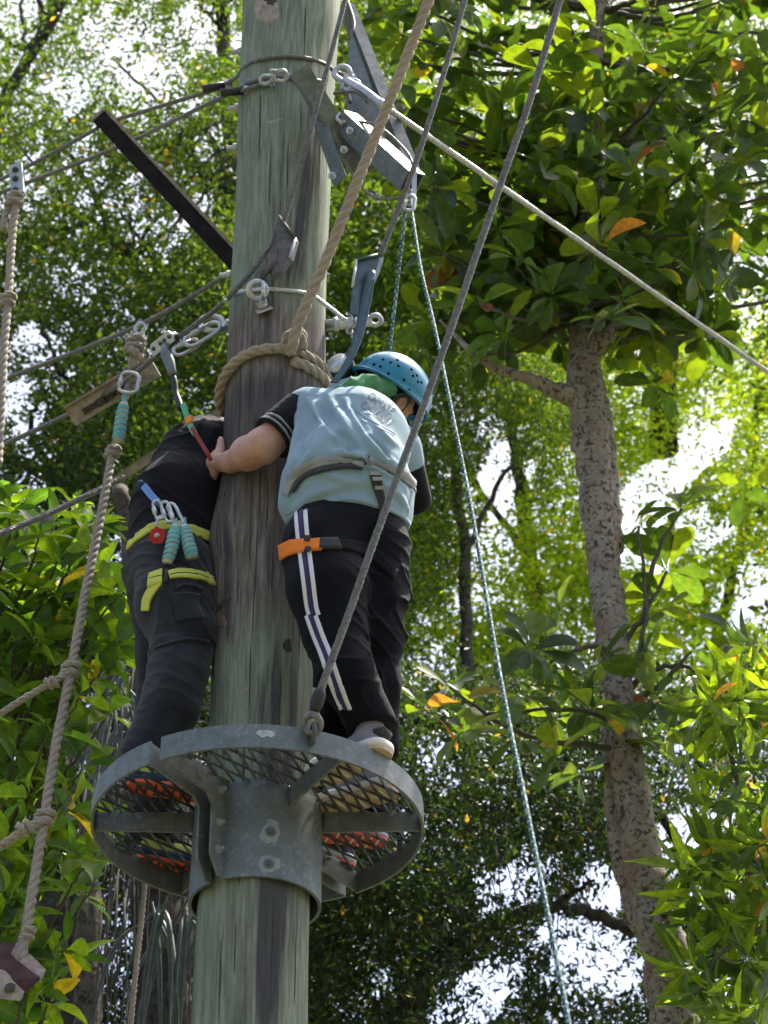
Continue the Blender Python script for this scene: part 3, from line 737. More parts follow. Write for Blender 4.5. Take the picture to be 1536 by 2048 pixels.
# spar
spar = thing('timber_spar', 'dark square timber spar jutting up left from behind the pole', 'spar')
S0, S1 = at(203, 238, 6.30), at(520, 580, 6.42)
d = (S1 - S0) / np.linalg.norm(S1 - S0); vw = S0 - CAM; sd = np.cross(d, vw); sd /= np.linalg.norm(sd); nn = np.cross(d, sd); nn /= np.linalg.norm(nn)
L = np.linalg.norm(S1 - S0) / 2
m = MB(); m.box((S0 + S1) / 2, d * L, sd * .033, nn * .03); m.build('beam', M['spar'], spar)
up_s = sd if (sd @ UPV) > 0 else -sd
m = MB(); m.box((S0 + S1) / 2 + up_s * .040, d * L, sd * .0065, nn * .031); m.build('sunlit_edge_strip', M['sparedge'], spar)  # pale strip put in as the sunlit upper edge of the spar
m = MB(); m.box(S0 - d * .008, d * .006, sd * .036, nn * .031); m.build('end_cap', M['sparedge'], spar)

# ------------------------------------------------------------------ cables
tag(mesh_obj('wire_cable', *rope_data(catmull([at(762, 208, 5.68), at(1000, 372, 6.2), at(1250, 545, 6.9), at(1580, 775, 7.8)], 14), .0125, 6, 9, 5, 8), M['bcable']),
    'bright silver wire cable stretching from the bracket down to the right edge', 'cable')
m = MB(); q = catmull([at(690, 160, 5.72), at(725, 180, 5.70), at(764, 210, 5.68)], 8); m.tube(q, .017, 10)
tag(m.build('cable_thimble', M['galv'], None, True), 'thick spliced silver end of the bright cable below the shackle', 'cable fitting')
m = MB(); q = catmull([at(756, 204, 5.68), at(778, 220, 5.70)], 3); m.tube(q, .020, 12)
tag(m.build('cable_ferrule', M['galv'], None, True), 'short silver ferrule clamped on the bright cable', 'cable fitting')
tag(mesh_obj('wire_cable', *rope_data(catmull([at(667, 187, 5.72), at(712, 184, 5.70), at(735, 205, 5.70)], 8), .007, 6, 9, 5, 8), M['cable']), 'short dark wire tail under the big shackle', 'cable')
tag(mesh_obj('wire_cable', *rope_data(catmull([at(705, 240, 5.70), at(760, 255, 5.66), at(810, 300, 5.62), at(828, 335, 5.60)], 8), .006, 6, 9, 5, 8), M['cable']), 'thin wire curving over the short bracket arm', 'cable')
tag(mesh_obj('wire_cable', *rope_data(catmull([at(725, 378, 5.66), at(760, 398, 5.62), at(812, 392, 5.60), at(822, 380, 5.60)], 8), .006, 6, 9, 5, 8), M['cable']), 'thin wire hanging slack below the bracket arms', 'cable')
# life line A : over the pole to the front plate, then down left as the zip line
PLA = at(557, 470, 5.76)
tag(mesh_obj('wire_cable', *rope_data(catmull([at(700, -60, 5.40), at(690, 0, 5.44), at(640, 190, 5.56), at(575, 420, 5.74), at(545, 488, 5.78), at(452, 600, 5.86), at(365, 668, 6.02), at(205, 792, 6.36), at(0, 893, 6.80), at(-70, 925, 6.95)], 10), .0105, 6, 9, 5, 8), M['cable']),
    'grey wire lifeline crossing the front of the pole through the rusty plate', 'cable')
tag(mesh_obj('wire_cable', *rope_data(catmull([at(450, 603, 5.84)] + [np.asarray(q) for q in []] + [on_pole(470, 590, .010)[0], on_pole(530, 582, .010)[0], on_pole(610, 590, .010)[0], at(652, 610, 5.86), at(690, 640, 5.84)], 8), .0085, 6, 9, 5, 8), M['bcable']),
    'thin silver cable strung across the front of the pole under the plate', 'cable')
tag(mesh_obj('wire_cable', *rope_data(catmull([at(935, -50, 5.25), at(930, 0, 5.3), at(840, 300, 5.48), at(760, 512, 5.64)], 10), .0115, 6, 9, 5, 8), M['cable']),
    'grey wire cable running down to the dark plate right of the pole', 'cable')
tag(mesh_obj('wire_cable', *rope_data(catmull([at(1136, -60, 4.72), at(1120, 0, 4.76), at(1060, 200, 4.88), at(1000, 372, 4.98), at(880, 720, 5.16), at(760, 1050, 5.30), at(700, 1220, 5.37), at(634, 1400, 5.45)], 10), .0125, 6, 9, 5, 8), M['cable']),
    'long thick grey wire cable slanting across the blue shirt to the platform', 'cable')
tag(mesh_obj('wire_cable', *rope_data(catmull([at(470, 540, 6.05), at(275, 652, 6.35), at(0, 762, 6.8), at(-70, 790, 6.9)], 10), .0100, 6, 9, 5, 8), M['cable']),
    'grey wire cable left of the pole carrying the knotted rope', 'cable')
tag(mesh_obj('wire_cable', *rope_data(catmull([at(248, 955, 6.30), at(110, 1022, 6.1), at(0, 1068, 5.95), at(-70, 1098, 5.88)], 10), .0125, 6, 9, 5, 8), M['cable']),
    'grey wire cable low on the left passing over the green shrub', 'cable')
tag(mesh_obj('wire_cable', *rope_data(catmull([at(694, 0, 5.88), at(707, 45, 5.86), at(700, 78, 5.86)], 8), .008, 6, 9, 5, 8), M['cable']), 'short dark wire bent beside the top of the pole', 'cable')
# cable end at the platform rim: rubber stop, thimble eye and link
ce = thing('cable_end', 'black stop and rusty thimble eye ending the thick cable on the platform rim', 'cable fitting')
a, b = at(642, 1378, 5.44), at(628, 1424, 5.47); m = MB(); m.tube(catmull([a, (a + b) / 2, b], 4), [.014, .018, .020, .021, .021, .021, .020, .016, .014], 12); m.build('rubber_stop', M['rubber'], ce, True)
e0 = at(624, 1448, 5.475); m = MB(); m.torus(e0, ray(624, 1448) + np.array([.5, 0, 0]), .028, .011, 22, 8, ref=(0, 0, 1)); m.build('thimble_eye', M['cable'], ce, True)
m = MB(); m.torus(at(626, 1468, 5.482), (1, .2, 0), .030, .0075, 20, 8, ref=(0, 0, 1)); m.build('link', M['dsteel'], ce, True)

# ------------------------------------------------------------------ cable guide plates
def guide(name_label, front, Y0, t=(.012, .03, .01), mat='rust', hook=None, hookmat=None):
    g = thing('cable_guide', name_label, 'cable guide')
    m = MB(); m.prism([at(x, y, Y0 + dy) for x, y, dy in front], t); b = m.build('plate', M[mat], g)
    for i in range(2):
        m = MB(); a = at(*front[i][:2], Y0 + front[i][2] - .006); b2 = at(*front[(i + 1) % len(front)][:2], Y0 + front[(i + 1) % len(front)][2] - .006)
        m.tube([a, b2], .006, 6); m.build('folded_edge', M['galv' if i else mat], g, True)
    if hook is not None:
        m = MB(); m.tube([at(*q) for q in hook], [.016, .018, .014, .010], 8, 5); m.build('hook_arm', M[hookmat or mat], g, True)
    return g
guide('rusty folded cable guide plate hanging on the front of the pole', [(558, 432, 0), (591, 478, -.03), (580, 516, -.04), (560, 540, -.03), (543, 555, -.02), (540, 545, 0), (546, 505, .0), (541, 488, .0)], 5.76,
      hook=[(549, 500, 5.75), (546, 530, 5.75), (528, 545, 5.75), (524, 560, 5.76)])
guide('dark perforated cable guide plate hanging to the right of the pole', [(762, 508, 0), (713, 520, -.03), (705, 575, -.03), (699, 625, -.02), (716, 632, -.02), (728, 598, 0), (742, 560, 0), (752, 540, 0)], 5.68, mat='coatblue',
      hook=[(744, 545, 5.66), (736, 575, 5.66), (722, 640, 5.67), (706, 690, 5.68)], hookmat='coatblue')
shackle('silver link between the front guide plate and the eye bolt', at(527, 578, 5.76), (0, 0, 1), .022, .008, side=(1, 0, 0))
shackle('silver link between the right guide plate and its bolt', at(703, 640, 5.70), (0, 0, 1), .022, .009, side=(1, .3, 0))
m = MB(); q = catmull([at(742, 560, 5.65), at(733, 612, 5.66), at(716, 680, 5.66), at(690, 735, 5.66), at(668, 765, 5.66)], 8); w = MB()
bl = thing('bent_strap', 'blue grey bent steel strap dropping from the right guide plate', 'strap')
vv = []; ff = []
for i, c in enumerate(q):
    for s in ((-.013, -.004), (.013, -.004), (.013, .004), (-.013, .004)): vv.append(c + RT * s[0] + np.array([0, s[1], 0]))
for i in range(len(q) - 1):
    for j in range(4): ff.append((i * 4 + j, i * 4 + (j + 1) % 4, i * 4 + 4 + (j + 1) % 4, i * 4 + 4 + j))
ff += [(0, 1, 2, 3), tuple(len(vv) - 4 + j for j in range(4))]
m = MB(); m.add(vv, ff); m.build('strap', M['coatblue'], bl)
m = MB(); q = catmull([at(715, 670, 5.72), at(700, 705, 5.74), at(672, 722, 5.76)], 8); m.tube(q, .010, 8); m.build('side_loop', M['coatblue'], bl, True)
# pulley block by the helmet
pb = thing('pulley_block', 'black and silver pulley block just left of the blue helmet', 'pulley')
c = at(681, 736, 5.74); m = MB(); m.tube([c + np.array([-.012, -.03, 0]), c + np.array([-.006, -.018, 0])], .040, 20); m.build('cheek', M['galv'], pb, True)
m = MB(); m.tube([c + np.array([0, -.022, 0]), c + np.array([.012, .02, 0])], .046, 20); m.build('wheel', M['rubber'], pb, True)

# ------------------------------------------------------------------ thick manila rope tied round the pole
mr = thing('manila_rope', 'thick beige manila rope tied round the pole and rising to the top', 'rope')
K0 = on_pole(584, 704, .032)[0]
def loop_rope(dy, out, ph, a0=-90, a1=270):
    pts = loop_pts(702 + dy, 800 + dy * .6, a0, a1, out, 60, 770 + dy)
    return rope_data(np.array(pts), .0205, 3, 6.5, 7, 10, ph)
m = MB(); m.add(*loop_rope(0, .021, 0)); m.build('loop', M['rope'], mr, True)
m = MB(); m.add(*loop_rope(20, .020, 1.2, 290, 395)); lower = m.build('loop', M['rope'], mr, True)
m = MB(); m.add(*rope_data(catmull([on_pole(580, 712, .03)[0], at(584, 696, 5.77), at(600, 640, 5.72), at(652, 520, 5.63), at(720, 350, 5.50), at(792, 170, 5.37), at(858, 0, 5.25), at(882, -60, 5.20)], 10), .0215, 3, 6.5, 7, 10)); m.build('rising_rope', M['rope'], mr, True)
hel = [K0 + np.array([.034 * math.cos(t), -.012 - .022 * math.sin(t), .032 * math.sin(t) * .9 + .004 * t]) for t in np.linspace(-.5, 2 * math.pi * 1.25, 34)]
m = MB(); m.add(*rope_data(np.array(hel), .017, 3, 6.5, 7, 10)); m.build('knot', M['rope'], mr, True)

def fuzz(name, parent, mat, path, rad, n, seed):
    r = np.random.default_rng(seed); path, _ = resample(np.asarray(path, float), .01); T, N, B = frames(path)
    k = r.integers(0, len(path), n); a = r.uniform(0, 2 * math.pi, n); o = N[k] * np.cos(a)[:, None] + B[k] * np.sin(a)[:, None]
    p = path[k] + o * rad * .9; d = o * r.uniform(.4, 1, (n, 1)) + T[k] * r.normal(0, .7, (n, 1)) + r.normal(0, .25, (n, 3)); L = r.uniform(.006, .020, (n, 1))
    s = np.cross(d, r.normal(0, 1, (n, 3))); s /= np.linalg.norm(s, axis=1)[:, None]; s *= .0007
    v = np.stack([p - s, p + s, p + d * L], 1).reshape(-1, 3)
    o_ = big_mesh(name, v, 3, np.arange(3 * n).reshape(-1, 3), mat, parent, False); o_['kind'] = 'stuff'
fuzz('rope_fuzz', mr, M['rope'], catmull([at(582, 690, 5.78), at(600, 640, 5.73), at(652, 520, 5.63), at(720, 350, 5.50), at(792, 170, 5.37), at(858, 0, 5.25), at(882, -60, 5.20)], 10), .0215, 900, 3)
fuzz('rope_fuzz', mr, M['rope'], loop_pts(702, 800, -90, 270, .021, 60, 770), .0205, 500, 4)
# ------------------------------------------------------------------ weathered ropes on the left
def knot(m, c, ax, R, r, turns=1.6, k=1.0):
    ax = np.array(ax, float); ax /= np.linalg.norm(ax); u = np.cross(ax, [.2, 1, .1]); u /= np.linalg.norm(u); w = np.cross(ax, u)
    t = np.linspace(0, 2 * math.pi * turns, int(26 * turns))
    pts = [np.asarray(c) + R * (math.cos(a) * u + math.sin(a) * w) * k + ax * (a / (2 * math.pi * turns) - .5) * r * 3.2 + u * .2 * R * math.sin(2 * a) for a in t]
    m.add(*rope_data(np.array(pts), r, 3, 6.5, 6, 9))
lr = thing('net_rope', 'weathered grey knotted rope hanging beside the left climber', 'rope')
m = MB(); pts = [at(229, 890, 6.22), at(221, 930, 6.20), at(196, 1060, 6.14), at(166, 1210, 6.08), at(142, 1340, 6.02), at(112, 1490, 5.97), at(88, 1640, 5.92), at(64, 1790, 5.87), at(42, 1922, 5.84)]
m.add(*rope_data(catmull(pts, 12), .0165, 3, 6.5, 7, 10)); m.build('long_rope', M['wrope'], lr, True); fuzz('rope_fuzz', lr, M['wrope'], catmull(pts, 12), .0165, 1500, 5)
m = MB(); knot(m, at(226, 905, 6.21), (.2, 0, 1), .018, .014, 1.8); m.build('knot', M['wrope'], lr, True)
m = MB(); knot(m, at(141, 1342, 6.02), (.2, 0, 1), .021, .014, 1.5); m.build('knot', M['wrope'], lr, True)
m = MB(); m.add(*rope_data(catmull([at(140, 1345, 6.0), at(98, 1368, 6.0), at(60, 1390, 6.02), at(-60, 1465, 6.06)], 8), .0125, 3, 6.5, 6, 9)); knot(m, at(104, 1366, 6.0), (1, 0, .5), .015, .010, 1.8); m.build('side_rope', M['wrope'], lr, True)
m = MB(); knot(m, at(90, 1638, 5.92), (.2, 0, 1), .022, .014, 1.6); m.build('knot', M['wrope'], lr, True)
m = MB(); m.add(*rope_data(catmull([at(88, 1642, 5.9), at(50, 1660, 5.9), at(20, 1680, 5.92), at(-60, 1730, 5.95)], 8), .0150, 3, 6.5, 6, 9)); knot(m, at(52, 1657, 5.9), (1, 0, .5), .016, .012, 1.6); m.build('side_rope', M['wrope'], lr, True)
m = MB(); knot(m, at(56, 1868, 5.85), (.2, 0, 1), .013, .013, 1.8); m.build('end_whipping', M['wrope'], lr, True)
tr = thing('short_rope', 'short doubled rope with a fat knot hung from the cable left of the pole', 'rope')
m = MB(); m.add(*rope_data(catmull([at(272, 688, 6.33), at(264, 725, 6.33), at(256, 770, 6.33), at(250, 800, 6.34)], 8), .015, 3, 6.5, 6, 10)); m.add(*rope_data(catmull([at(280, 692, 6.32), at(272, 722, 6.32), at(264, 765, 6.32)], 8), .014, 3, 6.5, 6, 10)); m.build('rope', M['wrope'], tr, True)
m = MB(); knot(m, at(271, 692, 6.32), (.15, 0, 1), .026, .018, 1.5); knot(m, at(277, 705, 6.30), (.9, 0, .4), .018, .016, 1.2); m.build('knot', M['wrope'], tr, True)
shackle('small clip shackle on the cable above the fat rope knot', at(281, 655, 6.33), (.2, 0, 1), .022, .008, side=(.3, 1, 0))
hr = thing('hanging_rope', 'knotted grey rope hanging down at the far left edge', 'rope')
m = MB(); m.add(*rope_data(catmull([at(32, 405, 6.55), at(24, 480, 6.54), at(17, 590, 6.52), at(8, 700, 6.5), at(2, 830, 6.48), at(-4, 930, 6.46)], 10), .0185, 3, 6.5, 7, 10)); m.build('long_rope', M['wrope'], hr, True)
m = MB(); m.add(*rope_data(catmull([at(20, 410, 6.56), at(11, 430, 6.56), at(7, 460, 6.56)], 8), .0175, 3, 6.5, 7, 10)); m.build('tail', M['wrope'], hr, True)
m = MB(); knot(m, at(31, 402, 6.55), (.2, 0, 1), .024, .019, 1.5); m.build('knot', M['wrope'], hr, True)
m = MB(); knot(m, at(16, 603, 6.52), (.1, 0, 1), .021, .018, 1.6); m.build('knot', M['wrope'], hr, True)
cl = thing('rope_clamp', 'pale grey bolted clamp plate holding the rope at the left edge', 'clamp')
m = MB(); m.prism([at(17, 332, 6.55), at(42, 322, 6.55), at(48, 392, 6.55), at(24, 400, 6.55)], (.004, .018, .004)); m.build('plate', mat_steel('pale_clamp_steel', (.26, .29, .28), (.40, .43, .42)), cl)
for y in (340, 358, 380): hexbolt('bolt', at(31, y, 6.55), (0, -1, -.2), .010, .016, M['dsteel'], cl)
thr = thing('thin_rope', 'thin pale rope hanging behind the platform on the left', 'rope')
m = MB(); m.add(*rope_data(catmull([at(291, 1700, 6.9), at(288, 1790, 6.9), at(270, 1960, 6.85), at(258, 2090, 6.8)], 8), .011, 3, 6.5, 5, 9)); m.build('rope', M['wrope'], thr, True)
# wooden rung at the lower left
rg = thing('timber_rung', 'red brown timber rung with a cream top at the lower left corner', 'rung')
a0 = at(0, 1940, 5.84); dR = np.array([.84, -.38, -.25]); dR /= np.linalg.norm(dR)
P_ = [at(-60, 1905, 5.98), at(28, 1905, 5.90), at(82, 1963, 5.74), at(-10, 1980, 5.80)]
m = MB(); m.prism([at(26, 1904, 5.88), at(82, 1956, 5.72), at(40, 1998, 5.72), at(-60, 1965, 5.80), at(-60, 1895, 5.92)], (0, .05, .05)); m.build('block', M['redwood'], rg)
m = MB(); m.prism([at(26, 1898, 5.875), at(84, 1956, 5.715), at(80, 1967, 5.715), at(20, 1912, 5.87)], (0, .052, .05)); m.build('cream_edge', M['sparedge'], rg)
m = MB(); m.prism([at(-60, 1928, 5.79), at(5, 1945, 5.755), at(48, 1985, 5.715), at(40, 2002, 5.715), at(-60, 1990, 5.78)], (0, .03, .02)); m.build('lower_board', M['plank'], rg)
h0 = at(21, 1978, 5.735); hexbolt('bolt', h0, (.1, -1, -.3), .012, .015, M['dsteel'], rg)
# swinging plank
pk = thing('swing_plank', 'grey brown plank with a gouged face hung on the cable left of the pole', 'plank')
a0, a1 = at(142, 835, 6.42), at(312, 735, 6.30)
d = a1 - a0; d /= np.linalg.norm(d); u = UPV - d * (UPV @ d); u /= np.linalg.norm(u); n_ = np.cross(d, u)
m = MB(); m.box((a0 + a1) / 2, d * np.linalg.norm(a1 - a0) / 2, u * .037, n_ * .018); m.build('board', M['plank'], pk)
m = MB(); m.box((a0 + a1) / 2 + u * .043 - FW * .006, d * np.linalg.norm(a1 - a0) / 2, u * .0055, n_ * .026); m.build('top_batten', M['sparedge'], pk)
fdir = -FW
for t, w_, s in ((.22, .03, 0), (.36, .022, 1), (.46, .028, 2), (.6, .02, 3)):
    c = a0 + (a1 - a0) * t + fdir * .02 - u * .008; m = MB(); m.box(c, d * w_, u * (.012 + .003 * (s % 2)), n_ * .0045); m.build('gouge', M['rotten'], pk)
for t, yy in ((.80, .016), (.84, -.006)):
    c = a0 + (a1 - a0) * t + fdir * .019 + u * yy; m = MB(); m.tube([c, c + fdir * .006], .009, 12); m.build('plug', M['sparedge'], pk, True)
pk2 = thing('timber_batten', 'thin pale timber batten slanting behind the left climber', 'batten')
a0, a1 = at(232, 962, 6.62), at(470, 805, 6.45); d = a1 - a0; d /= np.linalg.norm(d); u = UPV - d * (UPV @ d); u /= np.linalg.norm(u)
m = MB(); m.box((a0 + a1) / 2, d * np.linalg.norm(a1 - a0) / 2, u * .013, np.cross(d, u) * .02); m.build('board', M['plank'], pk2)
m = MB(); m.box((a0 + a1) / 2 + u * .016, d * np.linalg.norm(a1 - a0) / 2, u * .004, np.cross(d, u) * .018); m.build('top_batten', M['sparedge'], pk2)

# ------------------------------------------------------------------ zip trolley, carabiners, slings
tr_ = thing('zip_trolley', 'silver grey zip line trolley riding the lifeline left of the pole', 'trolley')
c = at(330, 688, 6.06); d = at(365, 668, 6.02) - at(300, 718, 6.14); d /= np.linalg.norm(d); u = UPV - d * (UPV @ d); u /= np.linalg.norm(u); n_ = np.cross(d, u)
poly = [(-.058, -.022), (.058, -.022), (.062, .006), (.05, .026), (-.045, .026), (-.06, .008)]
m = MB(); m.prism([c + d * x + u * y - n_ * .022 for x, y in poly], n_ * .007); m.build('side_plate', M['galv'], tr_)
m = MB(); m.prism([c + d * x + u * y + n_ * .015 for x, y in poly], n_ * .007); m.build('side_plate', M['galv'], tr_)
m = MB(); m.prism([c + d * x * .98 + u * y * .9 - n_ * .014 for x, y in poly], n_ * .028); m.build('body', M['rubber'], tr_)
vsgn = -1 if (n_ @ FW) > 0 else 1
for x in (-.042, -.004, .018, .044):
    m = MB(); q = c + d * x + vsgn * n_ * .022 + u * .003; m.tube([q, q + vsgn * n_ * .004], .008, 12); m.build('rivet', M['dsteel'], tr_, True)
q0, q1, q2 = c - u * .01 - FW * .03, at(338, 722, 6.02), at(346, 752, 6.02)
m = MB(); m.tube(catmull([q0, at(330, 705, 6.02), q1, q2], 5), [.014, .015, .016, .020, .021, .021, .018, .014], 10); m.build('swivel', M['steel'], tr_, True)
m = MB(); m.tube(catmull([at(347, 752, 6.02), at(352, 785, 6.02), at(362, 818, 6.0)], 5), [.010, .013, .010, .014, .012], 8); m.build('sling', M['rubber'], tr_, True)
def flatband(m, path, w, t, side):
    path = np.asarray(path); side = np.asarray(side, float); v = []; f = []
    T = np.gradient(path, axis=0)
    for i, c in enumerate(path):
        tt = T[i] / np.linalg.norm(T[i]); s = side - tt * (side @ tt); s /= np.linalg.norm(s); n = np.cross(tt, s)
        for a, b in ((-1, -1), (1, -1), (1, 1), (-1, 1)): v.append(c + s * w * a + n * t * b)
    for i in range(len(path) - 1):
        for j in range(4): f.append((i * 4 + j, i * 4 + (j + 1) % 4, i * 4 + 4 + (j + 1) % 4, i * 4 + 4 + j))
    f += [(0, 1, 2, 3), tuple(len(v) - 4 + j for j in range(4))]
    m.add(v, f); return m
ls = thing('lanyard_sling', 'red and green webbing lanyard running from the trolley to the left climber', 'lanyard')
side = np.cross(FW, [.5, 0, -.8])
m = MB(); flatband(m, catmull([at(366, 808, 5.98), at(378, 845, 5.94), at(390, 868, 5.88)], 6), .010, .004, side); m.build('green_section', M['greenweb'], ls)
m = MB(); flatband(m, catmull([at(384, 856, 5.90), at(400, 882, 5.84), at(414, 905, 5.80), at(422, 920, 5.80)], 6), .007, .004, side); m.build('red_section', M['redweb'], ls)
m = MB(); flatband(m, catmull([at(378, 834, 5.94), at(380, 846, 5.93)], 3), .012, .006, side); m.build('orange_wrap', M['orange'], ls)
def carabiner(label, c, d, w, L, W, r, mat='galv', group=None):
    """D shaped carabiner, long axis d, width axis w"""
    d = np.array(d, float); d /= np.linalg.norm(d); w = np.array(w, float); w -= d * (w @ d); w /= np.linalg.norm(w)
    root = thing('carabiner', label, 'carabiner', group=group)
    pts = [c + d * y * L + w * x * W for x, y in ((-.45, -.38), (-.2, -.5), (.25, -.5), (.5, -.34), (.5, 0), (.5, .32), (.25, .5), (-.2, .5), (-.45, .36))]
    m = MB(); m.tube(pts, r, 8, 4); m.build('frame', M[mat], root, True)
    m = MB(); m.tube([c + d * .34 * L - w * .43 * W, c - d * .36 * L - w * .43 * W], r * .85, 8); g = m.build('gate', M[mat], root, True)
    m = MB(); m.tube([c + d * .16 * L - w * .43 * W, c - d * .2 * L - w * .43 * W], r * 1.35, 8); m.build('lock_sleeve', M[mat], g, True)
    return root
carabiner('silver carabiner clipped on the lifeline above the teal taped handle', at(257, 765, 6.10), (.1, 0, 1), (1, .1, 0), .095, .07, .007)
carabiner('long silver carabiner clipped through the eye bolt left of the pole', at(404, 668, 5.98), (.75, 0, .62), (.6, 0, -.75), .15, .055, .008)
carabiner('pale carabiner lying on the cable beside the trolley', at(372, 694, 6.0), (.75, 0, .5), (.5, 0, -.75), .10, .045, .007)
carabiner('pale blue carabiner peeping out left of the pole above the platform', at(409, 1436, 6.02), (.3, 0, 1), (1, 0, -.2), .085, .055, .007)
def taped(label, pts, rads, group, loop_at=None, tail=False):
    root = thing('taped_handle', label, 'lanyard', group=group)
    P = catmull(pts, 8); rr = np.interp(np.linspace(0, 1, len(P)), np.linspace(0, 1, len(rads)), rads)
    m = MB(); m.tube(P, rr, 14); m.build('core', M['tealpale'], root, True)
    # spiral of teal tape
    T, N, B = frames(P); m = MB(); turns = 8
    s = np.linspace(0.02, .97, turns * 18); idx = s * (len(P) - 1)
    hp = []
    for k, t in enumerate(idx):
        c = np.array([np.interp(t, range(len(P)), P[:, j]) for j in range(3)]); n = np.array([np.interp(t, range(len(P)), N[:, j]) for j in range(3)]); b = np.array([np.interp(t, range(len(P)), B[:, j]) for j in range(3)])
        a = 2 * math.pi * turns * s[k]; r = np.interp(t, range(len(P)), rr)
        hp.append((c, n * math.cos(a) + b * math.sin(a), r))
    Tn = [np.array([np.interp(t, range(len(P)), T[:, j]) for j in range(3)]) for t in idx]
    Ltot = np.sum(np.linalg.norm(np.diff(P, axis=0), axis=1)); hw = Ltot / turns * .42
    v = []; f = []
    for (c, o, r), t in zip(hp, Tn):
        v += [c + o * (r + .0025) - t * hw, c + o * (r + .0035) + t * hw]
    for i in range(len(hp) - 1): f.append((2 * i, 2 * i + 1, 2 * i + 3, 2 * i + 2))
    m.add(v, f); m.build('tape_wrap', M['teal'], root, True)
    if loop_at is not None:
        m = MB(); flatband(m, catmull(loop_at, 5), .010, .004, RT); m.build('webbing_loop', M['teal'], root)
    return root
taped('teal taped handle hanging from a carabiner at the top of the knotted rope', [at(248, 808, 6.12), at(243, 835, 6.12), at(239, 862, 6.13), at(236, 882, 6.14)], [.016, .021, .021, .020, .020], 'teal taped lanyard handles',
      [at(249, 785, 6.115), at(248, 808, 6.115)])
# belay rope with dark and pale checks
bp = thing('belay_rope', 'dark green and white checked belay rope falling from the bracket tip to the ground', 'rope')
def checked(pts, r, root, n=12, per=.036):
    path, s = resample(catmull(pts, n), .0075)
    v, f = tube_data(path, r, 8, False)
    for nm, mat, par in (('dark_checks', 'teal_rope', 0), ('pale_checks', 'white_rope', 1)):
        ff = [q for i, q in enumerate(f) if ((int(s[i // 8] / per * 2) + ((i % 8) // 4)) % 2) == par or (par == 0 and (int(s[i // 8] / per * 7) % 3) == 0)]
        ff = ff if par == 0 else [q for q in ff if (int(s[q[0] // 8] / per * 7) % 3) != 0]
        mesh_obj(nm, v, ff, M[mat], root)
BT = at(817, 425, 5.58)
checked([BT + np.array([.012, 0, 0]), at(842, 540, 5.52), at(868, 650, 5.48), at(905, 830, 5.40), at(945, 1030, 5.30), at(1000, 1350, 5.12), at(1058, 1640, 4.95), at(1110, 1900, 4.80), at(1145, 2085, 4.70)], .0066, bp)
bp2 = thing('belay_rope', 'dark green and white checked belay rope hanging straight down behind the blue helmet', 'rope')
checked([BT - np.array([.012, 0, 0]), at(795, 560, 5.66), at(780, 690, 5.72), at(776, 760, 5.76)], .0070, bp2)
carabiner('small silver carabiner holding both belay ropes at the bracket tip', at(818, 406, 5.60), (.1, 0, 1), (1, 0, 0), .075, .04, .007)
